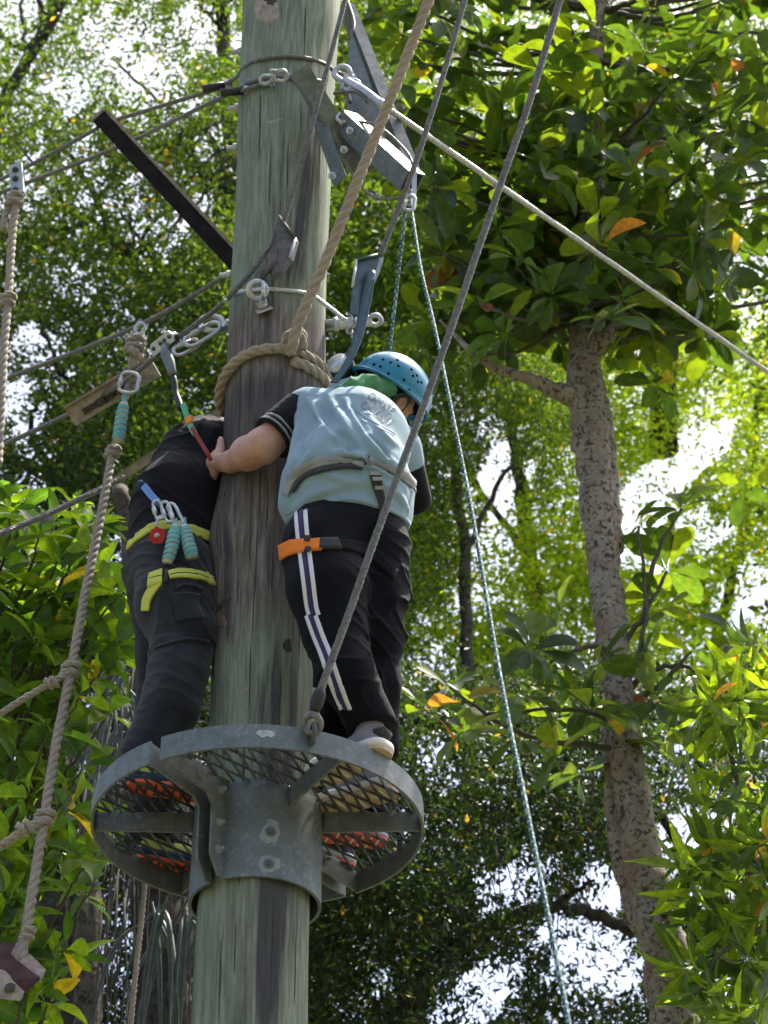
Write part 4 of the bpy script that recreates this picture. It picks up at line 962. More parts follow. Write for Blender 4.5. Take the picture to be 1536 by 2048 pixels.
# ------------------------------------------------------------------ implicit modelling of bodies and clothes
class Vox:
    def __init__(s, lo, hi, h):
        s.lo = np.asarray(lo, float); s.h = h
        s.n = np.ceil((np.asarray(hi, float) - s.lo) / h).astype(int) + 1
        s.d = np.full(s.n, .2, np.float32)
        s.ax = [(s.lo[k] + h * np.arange(s.n[k])).astype(np.float32) for k in range(3)]
    def box(s, lo, hi):
        a = np.clip(np.floor((np.asarray(lo) - s.lo) / s.h).astype(int), 0, s.n); b = np.clip(np.ceil((np.asarray(hi) - s.lo) / s.h).astype(int) + 1, 0, s.n)
        sl = tuple(slice(a[k], b[k]) for k in range(3))
        X, Y, Z = s.ax[0][sl[0]][:, None, None], s.ax[1][sl[1]][None, :, None], s.ax[2][sl[2]][None, None, :]
        return sl, X, Y, Z
    def merge(s, sl, d, k):
        a = s.d[sl]
        if k <= 0: s.d[sl] = np.minimum(a, d); return
        h = np.clip(.5 + .5 * (a - d) / k, 0, 1)
        s.d[sl] = a * h * 0 + (d * h + a * (1 - h)) - k * h * (1 - h)
    def cap(s, a, b, ra, rb, k=.03, flat=None, fk=1.0):
        """tapered capsule; flat: direction in which the section is scaled by fk"""
        a, b = np.asarray(a, float), np.asarray(b, float); R = max(ra, rb) * max(1, fk) + k + .02
        sl, X, Y, Z = s.box(np.minimum(a, b) - R, np.maximum(a, b) + R)
        if 0 in s.d[sl].shape: return s
        P = [X - a[0], Y - a[1], Z - a[2]]; ba = b - a
        t = np.clip((P[0] * ba[0] + P[1] * ba[1] + P[2] * ba[2]) / max(1e-9, ba @ ba), 0, 1)
        Q = [P[i] - t * ba[i] for i in range(3)]
        if flat is not None:
            n = np.asarray(flat, float); n /= np.linalg.norm(n)
            c = Q[0] * n[0] + Q[1] * n[1] + Q[2] * n[2]; g = (1 / fk - 1) * c
            Q = [Q[i] + g * n[i] for i in range(3)]
        d = np.sqrt(Q[0] ** 2 + Q[1] ** 2 + Q[2] ** 2) - (ra + (rb - ra) * t)
        if flat is not None and fk < 1: d = d * (fk ** .5)
        s.merge(sl, d.astype(np.float32), k); return s
    def poly(s, pts, rads, k):
        """one soft ridge along a polyline: hard union of the pieces, a single smooth merge"""
        pts = np.asarray(pts, float); R = max(rads) + k + .02
        sl, X, Y, Z = s.box(pts.min(0) - R, pts.max(0) + R)
        if 0 in s.d[sl].shape: return s
        D = np.full(s.d[sl].shape, .2, np.float32)
        for i in range(len(pts) - 1):
            a, ba = pts[i], pts[i + 1] - pts[i]; P = [X - a[0], Y - a[1], Z - a[2]]
            t = np.clip((P[0] * ba[0] + P[1] * ba[1] + P[2] * ba[2]) / max(1e-9, ba @ ba), 0, 1)
            D = np.minimum(D, np.sqrt(sum((P[j] - t * ba[j]) ** 2 for j in range(3))) - (rads[i] + (rads[i + 1] - rads[i]) * t))
        s.merge(sl, D.astype(np.float32), k); return s
    def chain(s, pts, rads, k=.03, flat=None, fk=1.0):
        for i in range(len(pts) - 1): s.cap(pts[i], pts[i + 1], rads[i], rads[i + 1], k, flat, fk)
        return s
    def ball(s, c, ax, r3, k=.03):
        """ellipsoid with axis triple ax (rows) and radii r3"""
        c = np.asarray(c, float); R = max(r3) + k + .02
        sl, X, Y, Z = s.box(c - R, c + R)
        if 0 in s.d[sl].shape: return s
        P = [X - c[0], Y - c[1], Z - c[2]]; q = 0; g = 0
        for i in range(3):
            e = (P[0] * ax[i][0] + P[1] * ax[i][1] + P[2] * ax[i][2]); q = q + (e / r3[i]) ** 2; g = g + (e / r3[i] ** 2) ** 2
        k0 = np.sqrt(q); k1 = np.sqrt(g) + 1e-6
        s.merge(sl, (k0 * (k0 - 1) / k1).astype(np.float32), k); return s
    def cut(s, p, n, k=0):
        n = np.array(n, float); n /= np.linalg.norm(n)
        X, Y, Z = s.ax[0][:, None, None], s.ax[1][None, :, None], s.ax[2][None, None, :]
        s.d = np.maximum(s.d, ((X - p[0]) * n[0] + (Y - p[1]) * n[1] + (Z - p[2]) * n[2]).astype(np.float32)); return s
    def carve(s, a, b, r, k=.02):
        a, b = np.asarray(a, float), np.asarray(b, float)
        sl, X, Y, Z = s.box(np.minimum(a, b) - r - .06, np.maximum(a, b) + r + .06)
        P = [X - a[0], Y - a[1], Z - a[2]]; ba = b - a
        t = np.clip((P[0] * ba[0] + P[1] * ba[1] + P[2] * ba[2]) / max(1e-9, ba @ ba), 0, 1)
        d = -(np.sqrt(sum((P[i] - t * ba[i]) ** 2 for i in range(3))) - r * np.sin(math.pi * np.clip(t, .02, .98)) ** .5)
        A = s.d[sl]; h = np.clip(.5 - .5 * (A - d) / k, 0, 1); s.d[sl] = (d * h + A * (1 - h)) + k * h * (1 - h); return s
    def folds(s, amp, dirs, seed=0):
        """cloth creases: ridged waves running across the given directions"""
        r = np.random.default_rng(seed)
        X, Y, Z = s.ax[0][:, None, None], s.ax[1][None, :, None], s.ax[2][None, None, :]
        w = 0
        gate = np.clip(.9 * np.sin(X * 7.3 + Z * 5.1 + seed) * np.sin(Z * 8.7 - Y * 6 + seed * 2) + .35, 0, 1)
        for d, fr in dirs:
            d = np.array(d, float); d /= np.linalg.norm(d); ph = r.uniform(0, 6, 4)
            u = (X * d[0] + Y * d[1] + Z * d[2]) * fr
            warp = 1.3 * np.sin(X * 9 + Z * 7 + ph[0]) + 1.1 * np.sin(Z * 13 - Y * 8 + ph[1]) + .8 * np.sin(X * 21 + Z * 17 + ph[3])
            m = .5 + .5 * np.sin(X * 11 - Z * 6 + ph[2])
            w = w + (1 - np.abs(np.sin(u * .62 + 1.7 * warp))) ** 3.2 * m * (.3 + gate)
        s.d = s.d - (amp * w).astype(np.float32); return s
    def mesh(s, name, mat, parent=None):
        d = s.d; sg = d < 0; nx, ny, nz = d.shape
        cs = np.zeros((nx - 1, ny - 1, nz - 1), np.int8)
        offs = [(i, j, k) for i in (0, 1) for j in (0, 1) for k in (0, 1)]
        for i, j, k in offs: cs += sg[i:nx - 1 + i, j:ny - 1 + j, k:nz - 1 + k]
        act = np.argwhere((cs > 0) & (cs < 8)); idx = np.full(cs.shape, -1, np.int32); idx[tuple(act.T)] = np.arange(len(act))
        acc = np.zeros((len(act), 3)); cnt = np.zeros(len(act))
        cv = {o: d[act[:, 0] + o[0], act[:, 1] + o[1], act[:, 2] + o[2]] for o in offs}
        for o in offs:
            for ax in range(3):
                if o[ax] == 0:
                    o2 = list(o); o2[ax] = 1; o2 = tuple(o2); a, b = cv[o], cv[o2]; mk = (a < 0) != (b < 0)
                    t = np.where(mk, a / np.where(mk, a - b, 1), 0)
                    p = np.array(o, float)[None] + np.zeros((len(act), 3)); p[:, ax] += t
                    acc[mk] += p[mk]; cnt[mk] += 1
        verts = s.lo + s.h * (act + acc / cnt[:, None])
        quads = []
        for ax in range(3):
            u, w = [(1, 2), (2, 0), (0, 1)][ax]
            sl0 = [slice(None)] * 3; sl1 = [slice(None)] * 3; sl0[ax] = slice(0, -1); sl1[ax] = slice(1, None)
            e = sg[tuple(sl0)] != sg[tuple(sl1)]; ii = np.argwhere(e)
            ok = (ii[:, u] > 0) & (ii[:, w] > 0) & (ii[:, u] < d.shape[u] - 1) & (ii[:, w] < d.shape[w] - 1); ii = ii[ok]
            def cell(du, dw):
                q = ii.copy(); q[:, u] += du; q[:, w] += dw; return idx[tuple(q.T)]
            Q = np.stack([cell(-1, -1), cell(0, -1), cell(0, 0), cell(-1, 0)], 1)
            inside = sg[tuple(ii.T)]; Q[~inside] = Q[~inside][:, ::-1]; quads.append(Q)
        Q = np.concatenate(quads); Q = Q[(Q >= 0).all(1)]
        return big_mesh(name, verts, 4, Q, mat, parent)
def J(x, y, Y): return at(x, y, Y)
def ortho(a, b):
    """right-handed triple with first axis a, second near b"""
    a = np.array(a, float); a /= np.linalg.norm(a); b = np.asarray(b, float); b = b - a * (a @ b); b /= np.linalg.norm(b); return [a, b, np.cross(a, b)]
def bounds(pts, m): P = np.array(pts); return P.min(0) - m, P.max(0) + m

def shoe(root, heel, toe, mats, lift=0.0, width=.048, name='shoe'):
    """trainer: sole, midsole and upper, standing on the mesh from heel to toe"""
    heel, toe = np.asarray(heel, float), np.asarray(toe, float); d = toe - heel; L = np.linalg.norm(d); d /= L; w = np.cross([0, 0, 1.], d); z = np.array([0, 0, 1.])
    prof = [(t, float(np.interp(t, [0, .02, .06, .13, .22, .35, .5, .62, .72, .80, .88, .94, .98, 1], [.30, .55, .74, .86, .89, .84, .87, .98, 1.04, 1.02, .88, .66, .40, .15]))) for t in (0, .012, .03, .06, .10, .16, .25, .36, .48, .58, .66, .73, .79, .85, .90, .94, .97, .99, 1)]
    def outline(k, zz, n=1.0): return [heel + d * L * (t - .5) * n + d * L * .5 + w * s * wd * width * k + z * zz for s, seq in ((1, prof), (-1, prof[::-1])) for t, wd in seq]
    m = MB(); m.prism(outline(1, .001), z * .012); sole = m.build('outsole', M[mats[0]], root)
    # tread grooves
    for t in np.linspace(.12, .9, 9):
        wd = np.interp(t, [q[0] for q in prof], [q[1] for q in prof]) * width * .8
        m = MB(); m.box(heel + d * L * t + z * .0005, d * .004, w * wd, z * .002); m.build('tread', M[mats[1]], sole)
    m = MB(); v = []; f = []; lev = ((1.02, .012, 1.0), (1.10, .020, 1.02), (1.08, .032, 1.02), (.98, .040, .99)); no = len(prof) * 2
    for k, zz, n in lev: v += outline(k, zz, n)
    for i in range(len(lev) - 1):
        for j in range(no): f.append((i * no + j, i * no + (j + 1) % no, (i + 1) * no + (j + 1) % no, (i + 1) * no + j))
    f += [tuple(range(no))[::-1], tuple(range(3 * no, 4 * no))]; m.add(v, f); m.build('midsole', M[mats[1]], root, True)
    lo, hi = bounds([heel, toe + z * .13], .08); X = Vox(lo, hi, .006)
    X.cap(heel + d * L * .20 + z * .06, heel + d * L * .22 + z * .115, .045, .043, .02)
    X.cap(heel + d * L * .25 + z * .055, heel + d * L * .70 + z * .045, .045, .040, .03)
    X.cap(heel + d * L * .70 + z * .042, heel + d * L * .86 + z * .036, .042, .030, .03)
    X.cut(heel + z * .030, -z); X.mesh('upper', M[mats[2]], root)
    for t, zz in ((.42, .095), (.52, .088), (.61, .082)):
        m = MB(); c = heel + d * L * t + z * zz; m.tube([c - w * .026 - z * .012, c + z * .004, c + w * .026 - z * .012], .0035, 6); m.build('lace', M[mats[3]], root, True)
    m = MB(); c = heel + d * L * .14 + z * .09; m.torus(c + d * .02, d * .2 + z, .040, .008, 18, 6); m.build('collar', M[mats[2]], root, True)
    m = MB(); c = heel + d * .016 + z * .068; m.tube([c - w * .030 + d * .02, c - w * .012, c + w * .012, c + w * .030 + d * .02], [.010, .020, .020, .010], 8); m.build('heel_counter', M['navy' if mats[3] != 'shoewhite' else 'dweb'], root, True)

# ================================================================== climber in the light blue shirt
pA = thing('person', 'climber in light blue t-shirt and blue helmet hugging the pole from the right', 'person', group='climbers on the platform')
a_pel, a_wai, a_che, a_up = J(697, 1062, 5.64), J(697, 962, 5.60), J(706, 885, 5.69), J(712, 838, 5.80)
a_neck, a_head = J(755, 822, 5.82), J(777, 798, 5.80)
a_shL, a_shR = J(612, 824, 5.70), J(797, 898, 5.82)
a_elL, a_wrL = J(524, 893, 5.69), J(462, 924, 5.845)
a_elR, a_wrR = J(824, 985, 5.94), J(745, 1000, 6.15)
def sole_line(hx, hy, tx, ty, L):
    h, t = atz(hx, hy, ZT + .004), atz(tx, ty, ZT + .004); d = (t - h) / np.linalg.norm(t - h); return h, h + d * L
def ankle(hx, hy, tx, ty, L=.29):
    h, t = sole_line(hx, hy, tx, ty, L); return h + (t - h) * .21 + np.array([0, 0, .125])
FA1, FA2 = (776, 1503, 655, 1552), (790, 1582, 655, 1624)
FB1, FB2 = (252, 1575, 402, 1590), (262, 1722, 400, 1748)
FC1, FC2 = (772, 1690, 680, 1676), (706, 1742, 628, 1722)
a_hpL, a_knL, a_anL = J(642, 1100, 5.62), J(668, 1262, 5.60), ankle(*FA1)
a_hpR, a_knR, a_anR = J(745, 1100, 5.70), J(752, 1275, 5.72), ankle(*FA2)
FLT = FW * .9 + UPV * -.2
allp = [a_pel, a_wai, a_che, a_shL, a_shR, a_head, a_elL, a_wrL, a_elR, a_wrR, a_anL, a_anR]
lo, hi = bounds(allp, .22)
hd_up = RT * .50 + UPV * .82 + FW * .25; hd_ax = ortho(hd_up, RT * .75 + FW * .65 - UPV * .30)   # up, face, side
upd, face, hside = hd_ax
X = Vox(lo, hi, .0062)
X.chain([a_pel, a_wai, a_che, a_up], [.150, .150, .150, .115], .05, FLT, .72)
X.cap(a_shL, a_shR, .07, .07, .05); X.cap(a_up, a_neck, .075, .060, .04); X.cap(a_neck, a_head, .060, .070, .03)
X.chain([a_shL, a_elL], [.066, .056], .03); X.chain([a_shR, a_elR, a_wrR], [.062, .052, .034], .03)
f1 = a_elL * .55 + a_wrL * .45
X.chain([a_elL, f1, a_wrL], [.058, .056, .036], .03)
X.chain([a_hpL, a_knL, a_anL], [.11, .07, .036], .04); X.chain([a_hpR, a_knR, a_anR], [.11, .07, .036], .04)
X.ball(a_head + upd * .012, [upd, face, hside], (.118, .096, .078), .02); X.cap(a_head - upd * .055 + face * .045, a_head - upd * .085 + face * .06, .045, .030, .03)   # jaw
X.cap(a_head + face * .095 - upd * .005, a_head + face * .112 - upd * .03, .010, .014, .012)   # nose
for s in (1, -1):
    X.ball(a_head + face * .088 + hside * s * .032 + upd * .012, [upd, face, hside], (.010, .006, .016), .008)
# left hand clasped round the pole: palm, four fingers over the left edge, thumb up
zc = float(at(432, 936, 5.95)[2])
def pp(ang, dz, out): return pole_pt(ang, zc + dz, out)
palm0, palm1 = pp(205, .0, .032), pp(196, -.008, .032)
X.chain([a_wrL, palm0], [.034, .034], .03)
body_a = X.mesh('body', M['skin'], pA)
# separate fingers as finer chains, part of the same hand
lo2, hi2 = bounds([palm0, palm1, pp(150, -.06, .02), pp(215, .10, .02)], .05)
H = Vox(lo2, hi2, .0032)
H.chain([a_wrL, palm0], [.033, .032], .02)
fl = [(.039, 1.0), (.013, 1.06), (-.013, 1.0), (-.037, .82)]
for dz, ln in fl:
    k1, k2, k3 = pp(190, dz - .008, .030), pp(190 - 13 * ln, dz - .018, .017), pp(190 - 26 * ln, dz - .024, .013)
    H.chain([palm0 + np.array([0, 0, dz * .75]), k1], [.019, .0130], .006); H.chain([k1, k2, k3], [.0128, .0112, .009], .003)
t0, t1, t2 = pp(207, .030, .024), pp(206, .068, .018), pp(204, .108, .016)
H.chain([palm0, t0], [.028, .020], .016); H.chain([t0, t1, t2], [.0185, .0155, .0125], .008)
H.mesh('hand', M['skin'], pA)
m = MB(); nrm = pp(215, .106, .040) - pp(204, .106, .016); nrm /= np.linalg.norm(nrm)
m.box(t2 + nrm * .0120 + np.array([0, 0, .001]), np.cross(nrm, [0, 0, 1]) * .0055, np.array([0, 0, .0065]), nrm * .0012); m.build('thumbnail', simple('fingernail', (.66, .44, .36), .35, scale=60, bumps=0), pA)
# left ear
ec = a_head + hside * (-.080 if (hside @ FW) > 0 else .080) - face * .008 - upd * .012; es = -1 if (hside @ FW) > 0 else 1
lo2, hi2 = bounds([ec], .06); E_ = Vox(lo2, hi2, .0025)
eo = hside * es
E_.ball(ec + eo * .006, ortho(eo - face * .5, upd), (.008, .034, .021), .006); E_.ball(ec + eo * .004 - upd * .03 + face * .004, ortho(eo, upd), (.008, .012, .010), .008)
E_.d = np.maximum(E_.d, -Vox(lo2, hi2, .0025).ball(ec + eo * .017 - face * .001 + upd * .004, ortho(eo - face * .5, upd), (.008, .021, .012), 0).d)
E_.mesh('ear', M['skin'], pA)
# shirt
def shirt_field(h):
    X = Vox(lo, hi, h)
    hem = J(697, 1046, 5.66)
    X.chain([hem, a_wai, a_che, a_up], [.198, .186, .186, .150], .05, FLT, .78)
    X.cap(a_shL + np.array([.02, 0, -.01]), a_shR + np.array([-.01, 0, 0]), .084, .080, .06)
    X.cap(J(600, 960, 5.63), J(590, 1010, 5.64), .055, .05, .06); X.cap(J(795, 985, 5.68), J(792, 1030, 5.70), .055, .05, .06)
    X.cap(a_up, a_neck - (a_neck - a_up) * .18, .10, .076, .05)
    X.cap(a_shL, a_shL * .62 + a_elL * .38, .080, .076, .03)
    X.cap(a_shR, a_shR * .70 + a_elR * .30, .078, .076, .03)
    return X
sh0 = shirt_field(.013); tmp = sh0.mesh('tmp', None); TB = bvh_of(tmp); bpy.data.objects.remove(tmp)
X = shirt_field(.0056)
def fold(pts, r0, r1, depth=.0, k=.022):
    P = []
    for x, y in pts:
        h, n = hit_px(TB, x, y)
        if h is not None: P.append(h - n * depth)
    if len(P) < 2: return
    P = catmull(P, 6)
    tt = np.linspace(0, 1, len(P)); X.poly(P, [(r0 + (r1 - r0) * t) * 1.35 * math.sin(math.pi * min(.95, max(.05, t))) ** .6 for t in tt], k)
def groove(pts, r):
    P = [hit_px(TB, x, y) for x, y in pts]; P = [h + n * r * .35 for h, n in P if h is not None]
    for i in range(len(P) - 1): X.carve(P[i], P[i + 1], r, .018)
fold([(618, 800), (650, 852), (700, 905), (770, 942), (812, 955)], .010, .014)
fold([(690, 800), (716, 850), (752, 900), (800, 938)], .013, .012)
fold([(655, 790), (690, 850), (728, 910)], .010, .008)
fold([(735, 830), (775, 880), (815, 915)], .011, .010)
fold([(598, 835), (585, 900), (580, 950)], .012, .010)
fold([(640, 860), (625, 905), (592, 945)], .010, .008)
fold([(700, 968), (640, 985), (590, 1015)], .007, .010); fold([(735, 955), (790, 985), (815, 1020)], .009, .007)
fold([(650, 945), (690, 960), (740, 968)], .008, .006); fold([(660, 1005), (720, 1000), (790, 1030)], .006, .006)
groove([(662, 880), (690, 893), (712, 898)], .020); groove([(640, 815), (668, 862), (706, 890)], .012); groove([(705, 815), (735, 870), (775, 915)], .014)
groove([(585, 962), (640, 928), (720, 922), (790, 948), (828, 975)], .013); groove([(610, 870), (600, 915)], .012)
X.folds(.0022, [((.7, .1, .7), 40), ((.9, .1, -.4), 30)], 3)
# hem follows the photograph: lower on both sides
hp = [J(566, 1040, 5.62), J(700, 1008, 5.49), J(828, 1064, 5.72)]
hn = np.cross(hp[1] - hp[0], hp[2] - hp[0]); hn = hn if hn[2] < 0 else -hn
X.cut(hp[0] * .4 + hp[1] * .3 + hp[2] * .3, hn * 1.0)
shirt_a = X.mesh('shirt', M['shirt'], pA)
SHA = bvh_of(shirt_a)
def sleeve(sh, el, r0, r1, t0, t1, soft=0, seed=0):
    P = [sh, el]; l2, h2 = bounds(P, .14); S = Vox(l2, h2, .0055)
    d = el - sh; S.cap(sh + d * t0, sh + d * t1, r0, r1, .02)
    S.folds(.0035, [(d, 60), ((.6, 0, .8), 45)], seed); S.cut(sh + d * (t1 + soft), d); S.cut(sh + d * t0, -1.0 * d); return S.mesh('sleeve', M['black'], pA), d
dL = (a_elL - a_shL); _, _d = sleeve(a_shL, a_elL, .086, .082, .05, .60, seed=4)
_, _e = sleeve(a_shR, a_elR, .072, .062, .45, 1.15, soft=.30, seed=5)
def cuffs(sh, el, r, ts, par):
    d = el - sh; dn = d / np.linalg.norm(d)
    for t, mt, w in ts:
        m = MB(); c = sh + d * t; q = np.cross(dn, [0, 0, 1.]); q /= np.linalg.norm(q); z = np.cross(q, dn); v = []; f = []; n = 32
        for rr, o in ((r - .016, -w), (r, -w), (r, w), (r - .016, w)):
            for k in range(n):
                a = 2 * math.pi * k / n; v.append(c + dn * o + rr * (q * math.cos(a) + z * math.sin(a)))
        for i in range(4):
            for k in range(n): f.append((i * n + k, i * n + (k + 1) % n, ((i + 1) % 4) * n + (k + 1) % n, ((i + 1) % 4) * n + k))
        m.add(v, f); m.build('cuff_stripe', M[mt], par, True)
cuffs(a_shL, a_elL, .0815, ((.61, 'grey', .006), (.655, 'black', .007), (.70, 'grey', .006), (.74, 'black', .005)), pA)
# print on the back of the shirt
def print_text(txt, x, y, size, ang, mat, skew=0):
    cu = bpy.data.curves.new('print', 'FONT'); cu.body = txt; cu.size = 1; cu.align_x = 'CENTER'
    ob = bpy.data.objects.new('print', cu); link(ob); dg = bpy.context.evaluated_depsgraph_get(); me = bpy.data.meshes.new_from_object(ob.evaluated_get(dg)); bpy.data.objects.remove(ob)
    c, s = math.cos(ang), math.sin(ang); v = []; ok = True
    for q in me.vertices:
        u, w = q.co.x * size, q.co.y * size
        h, n = hit_px(SHA, x + u * c + w * s + skew * w, y + u * s - w * c)
        if h is None: h, n = hit_px(SHA, x, y)
        v.append(h + n * .0025)
    o = mesh_obj('shirt_print', v, [tuple(p.vertices) for p in me.polygons], M[mat], pA); return o
print_text('OUNE', 757, 812, 22, .62, 'inkpale', .15)
print_text('CCENT', 748, 834, 22, .62, 'inkpale', .15)
strip_px('print_line', SHA, [(712, 822), (745, 842), (790, 868)], .0025, M['inkpale'], pA, .001, .0008, 2)
strip_px('print_line', SHA, [(724, 840), (734, 846)], .006, M['inkpale'], pA, .001, .0008, 2)
strip_px('print_line', SHA, [(751, 852), (762, 858), (775, 864), (788, 872)], .004, M['inkpale'], pA, .001, .0008, 2)
strip_px('hem', SHA, [(570, 1028), (600, 1016), (650, 1004), (700, 998), (760, 1012), (800, 1032), (824, 1050)], .013, M['shirt'], pA, .0005, .0015, 4)
# trousers
lo3, hi3 = bounds([a_pel, a_hpL, a_hpR, a_knL, a_knR, a_anL, a_anR], .22)
X = Vox(lo3, hi3, .006)
X.cap(J(693, 1020, 5.66), J(690, 1085, 5.65), .178, .185, .05, FLT, .80)
X.chain([J(645, 1100, 5.60), J(655, 1180, 5.58), a_knL, J(690, 1345, 5.60), a_anL], [.135, .120, .094, .084, .074], .05)
X.chain([J(742, 1100, 5.69), J(745, 1180, 5.70), a_knR, J(752, 1370, 5.76), a_anR], [.130, .108, .082, .072, .066], .045)
X.folds(.0085, [((.4, .1, .9), 40), ((-.5, .1, .8), 33)], 8); X.folds(.004, [((.1, .1, 1), 85)], 9)
X.cut(a_anL + np.array([0, 0, -.012]), (0.1, 0.1, -1)); X.cut(J(697, 1000, 5.66), (0, 0, 1))
trou_a = X.mesh('trousers', M['track'], pA); TRA = bvh_of(trou_a)
st1 = [(600, 1020), (603, 1060), (609, 1110), (616, 1165), (622, 1212), (627, 1230)]; st2 = [(621, 1231), (634, 1268), (650, 1308), (664, 1350), (678, 1390), (690, 1420)]
for st in (st1, st2):
    strip_px('side_stripe', TRA, [(x - 8.5, y) for x, y in st], .0140, M['white'], pA, .001, .0016, 3)
    strip_px('side_stripe', TRA, [(x + 1, y) for x, y in st], .0135, M['purple'], pA, .001, .0014, 3)
    strip_px('side_stripe', TRA, [(x + 10.5, y) for x, y in st], .0140, M['white'], pA, .001, .0016, 3)
# harness
strip_px('waist_belt', SHA, [(572, 990), (584, 966), (602, 944), (632, 930), (680, 924), (722, 924), (760, 934), (800, 952), (826, 975)], .040, M['grey'], pA, .008, .003, 5)
strip_px('waist_belt_shadow', SHA, [(588, 984), (608, 958), (640, 944), (690, 936), (725, 937)], .012, M['dweb'], pA, .008, .004, 3)  # dark strip standing in for the shade along the belt's lower edge
BA = bvh_of(trou_a, shirt_a)
strip_px('back_riser', BA, [(742, 945), (748, 968), (757, 995), (762, 1018), (760, 1035), (752, 1062), (735, 1098)], .016, M['dweb'], pA, .006, .004, 4)
strip_px('back_riser', BA, [(757, 950), (762, 985), (766, 1015), (764, 1040)], .012, M['dweb'], pA, .008, .004, 4)
for (x, y) in ((747, 948), (752, 960), (758, 974)):
    h, n = hit_px(SHA, x, y); m = MB(); t = np.cross(n, UPV); t /= np.linalg.norm(t); w = np.cross(n, t)
    m.box(h + n * .012, t * .017, w * .006, n * .003); m.build('buckle', M['grey'], pA)
TH = a_hpL * .62 + J(655, 1180, 5.58) * .38
strip_px('leg_loop', TRA, [(562, 1106), (578, 1098), (600, 1093), (622, 1092), (644, 1090)], .050, M['orange'], pA, .004, .005, 5)
strip_px('leg_loop', TRA, [(640, 1090), (660, 1089), (678, 1089)], .046, M['dweb'], pA, .006, .005, 5)
strip_px('leg_loop', TRA, [(676, 1089), (705, 1094), (740, 1105), (790, 1150)], .044, M['track'], pA, .004, .004, 5)
for yy in (1081, 1104):
    h, n = hit_px(TRA, 618, yy)
    if h is not None:
        m = MB(); t = np.cross(n, UPV); t /= np.linalg.norm(t); w = np.cross(n, t); m.box(h + n * .014, t * .009, w * .009, n * .004); m.build('leg_loop_buckle', M['dweb'], pA)
h = J(812, 1198, 5.72); m = MB(); m.box(h, RT * .022 + UPV * .006, UPV * .016 - RT * .004, FW * .01); m.build('harness_tab', M['dweb'], pA)
# shoes
def foot(root, hx, hy, tx, ty, mats, L=.285, width=.048):
    hl, te = atz(hx, hy, ZT + .004), atz(tx, ty, ZT + .004); d = te - hl; d /= np.linalg.norm(d); shoe(root, hl, hl + d * L, mats, width=width)
foot(pA, *FA1, ('outsole', 'midsole', 'shoe', 'shoewhite'), .315, .058)
foot(pA, *FA2, ('outsole', 'midsole', 'shoe', 'shoewhite'), .315, .058)
# helmet, strap and bandana
hl = thing('helmet', 'teal blue climbing helmet with round vent holes on the right hand climber', 'helmet')
hc = a_head + upd * .030 - face * .004
HA, HB, HH = .158, .136, .132           # half length (front-back), half width, height
def hel_pt(th, ph, k=1.0): return hc + (face * math.cos(th) * HA * math.cos(ph) + hside * math.sin(th) * HB * math.cos(ph)) * k + upd * HH * math.sin(ph) * k
v = []; f = []; nt_, np_ = 48, 16
for i in range(np_ + 1):
    ph = (i / np_) * math.pi / 2 * .985
    for j in range(nt_): v.append(hel_pt(2 * math.pi * j / nt_, ph))
for i in range(np_):
    for j in range(nt_): f.append((i * nt_ + j, i * nt_ + (j + 1) % nt_, (i + 1) * nt_ + (j + 1) % nt_, (i + 1) * nt_ + j))
f.append(tuple(np_ * nt_ + j for j in range(nt_)))
nb = len(v)
for i, (k, dz) in enumerate(((1.05, -.012), (1.06, -.018), (1.0, -.018), (.96, -.006), (.95, .0))):
    for j in range(nt_): v.append(hel_pt(2 * math.pi * j / nt_, 0, k) + upd * dz)
for i in range(4):
    for j in range(nt_): f.append((nb + i * nt_ + j, nb + (i + 1) * nt_ + j, nb + (i + 1) * nt_ + (j + 1) % nt_, nb + i * nt_ + (j + 1) % nt_))
for j in range(nt_): f.append((j, nb + j, nb + (j + 1) % nt_, (j + 1) % nt_))
m = MB(); m.add(v, f); shell = m.build('shell', M['helmet'], hl, True)
v = []; f = []
for i in range(9):
    ph = (i / 8) * math.pi / 2 * .98
    for j in range(nt_): v.append(hel_pt(2 * math.pi * j / nt_, ph, .94))
for i in range(8):
    for j in range(nt_): f.append((i * nt_ + j, i * nt_ + (j + 1) % nt_, (i + 1) * nt_ + (j + 1) % nt_, (i + 1) * nt_ + j))
m = MB(); m.add(v, f); m.build('liner', M['rubber'], hl, True)
HEL = bvh_of(shell)
for (x, y) in ((766, 719), (781, 725), (795, 720), (797, 732), (761, 733), (777, 747), (823, 739), (826, 752), (834, 751), (836, 764), (843, 765), (819, 779), (748, 729), (808, 760)):
    h, n = hit_px(HEL, x, y)
    if h is None: continue
    t = np.cross(n, UPV); t /= np.linalg.norm(t)
    m = MB(); m.tube([h - n * .006, h + n * .0008], .0052, 14); m.build('vent_hole', M['hole'], shell)
for a in (.25, .5): pass
v = [hel_pt(t, 0, 1.062) + upd * -.012 for t in np.linspace(0, 2 * math.pi, 60)]
m = MB(); m.tube(v, .0035, 6); m.build('rim_edge', M['helmet'], hl, True)
def band(pts, w, t, mat, name, par, side):
    m = MB(); flatband(m, catmull(pts, 6), w, t, side); return m.build(name, M[mat], par)
e_ = eo
band([hc + e_ * .118 + face * .01, ec + e_ * .012 - face * .030 + upd * .01, ec + e_ * .004 - face * .022 - upd * .055, a_head - upd * .115 + e_ * .05 + face * .02], .010, .003, 'rubber', 'chin_strap', hl, face)
band([ec + e_ * .002 - face * .02 - upd * .05, a_head - upd * .07 + e_ * .072 + face * .045, a_head - upd * .085 + e_ * .03 + face * .095], .010, .003, 'rubber', 'chin_strap', hl, upd)
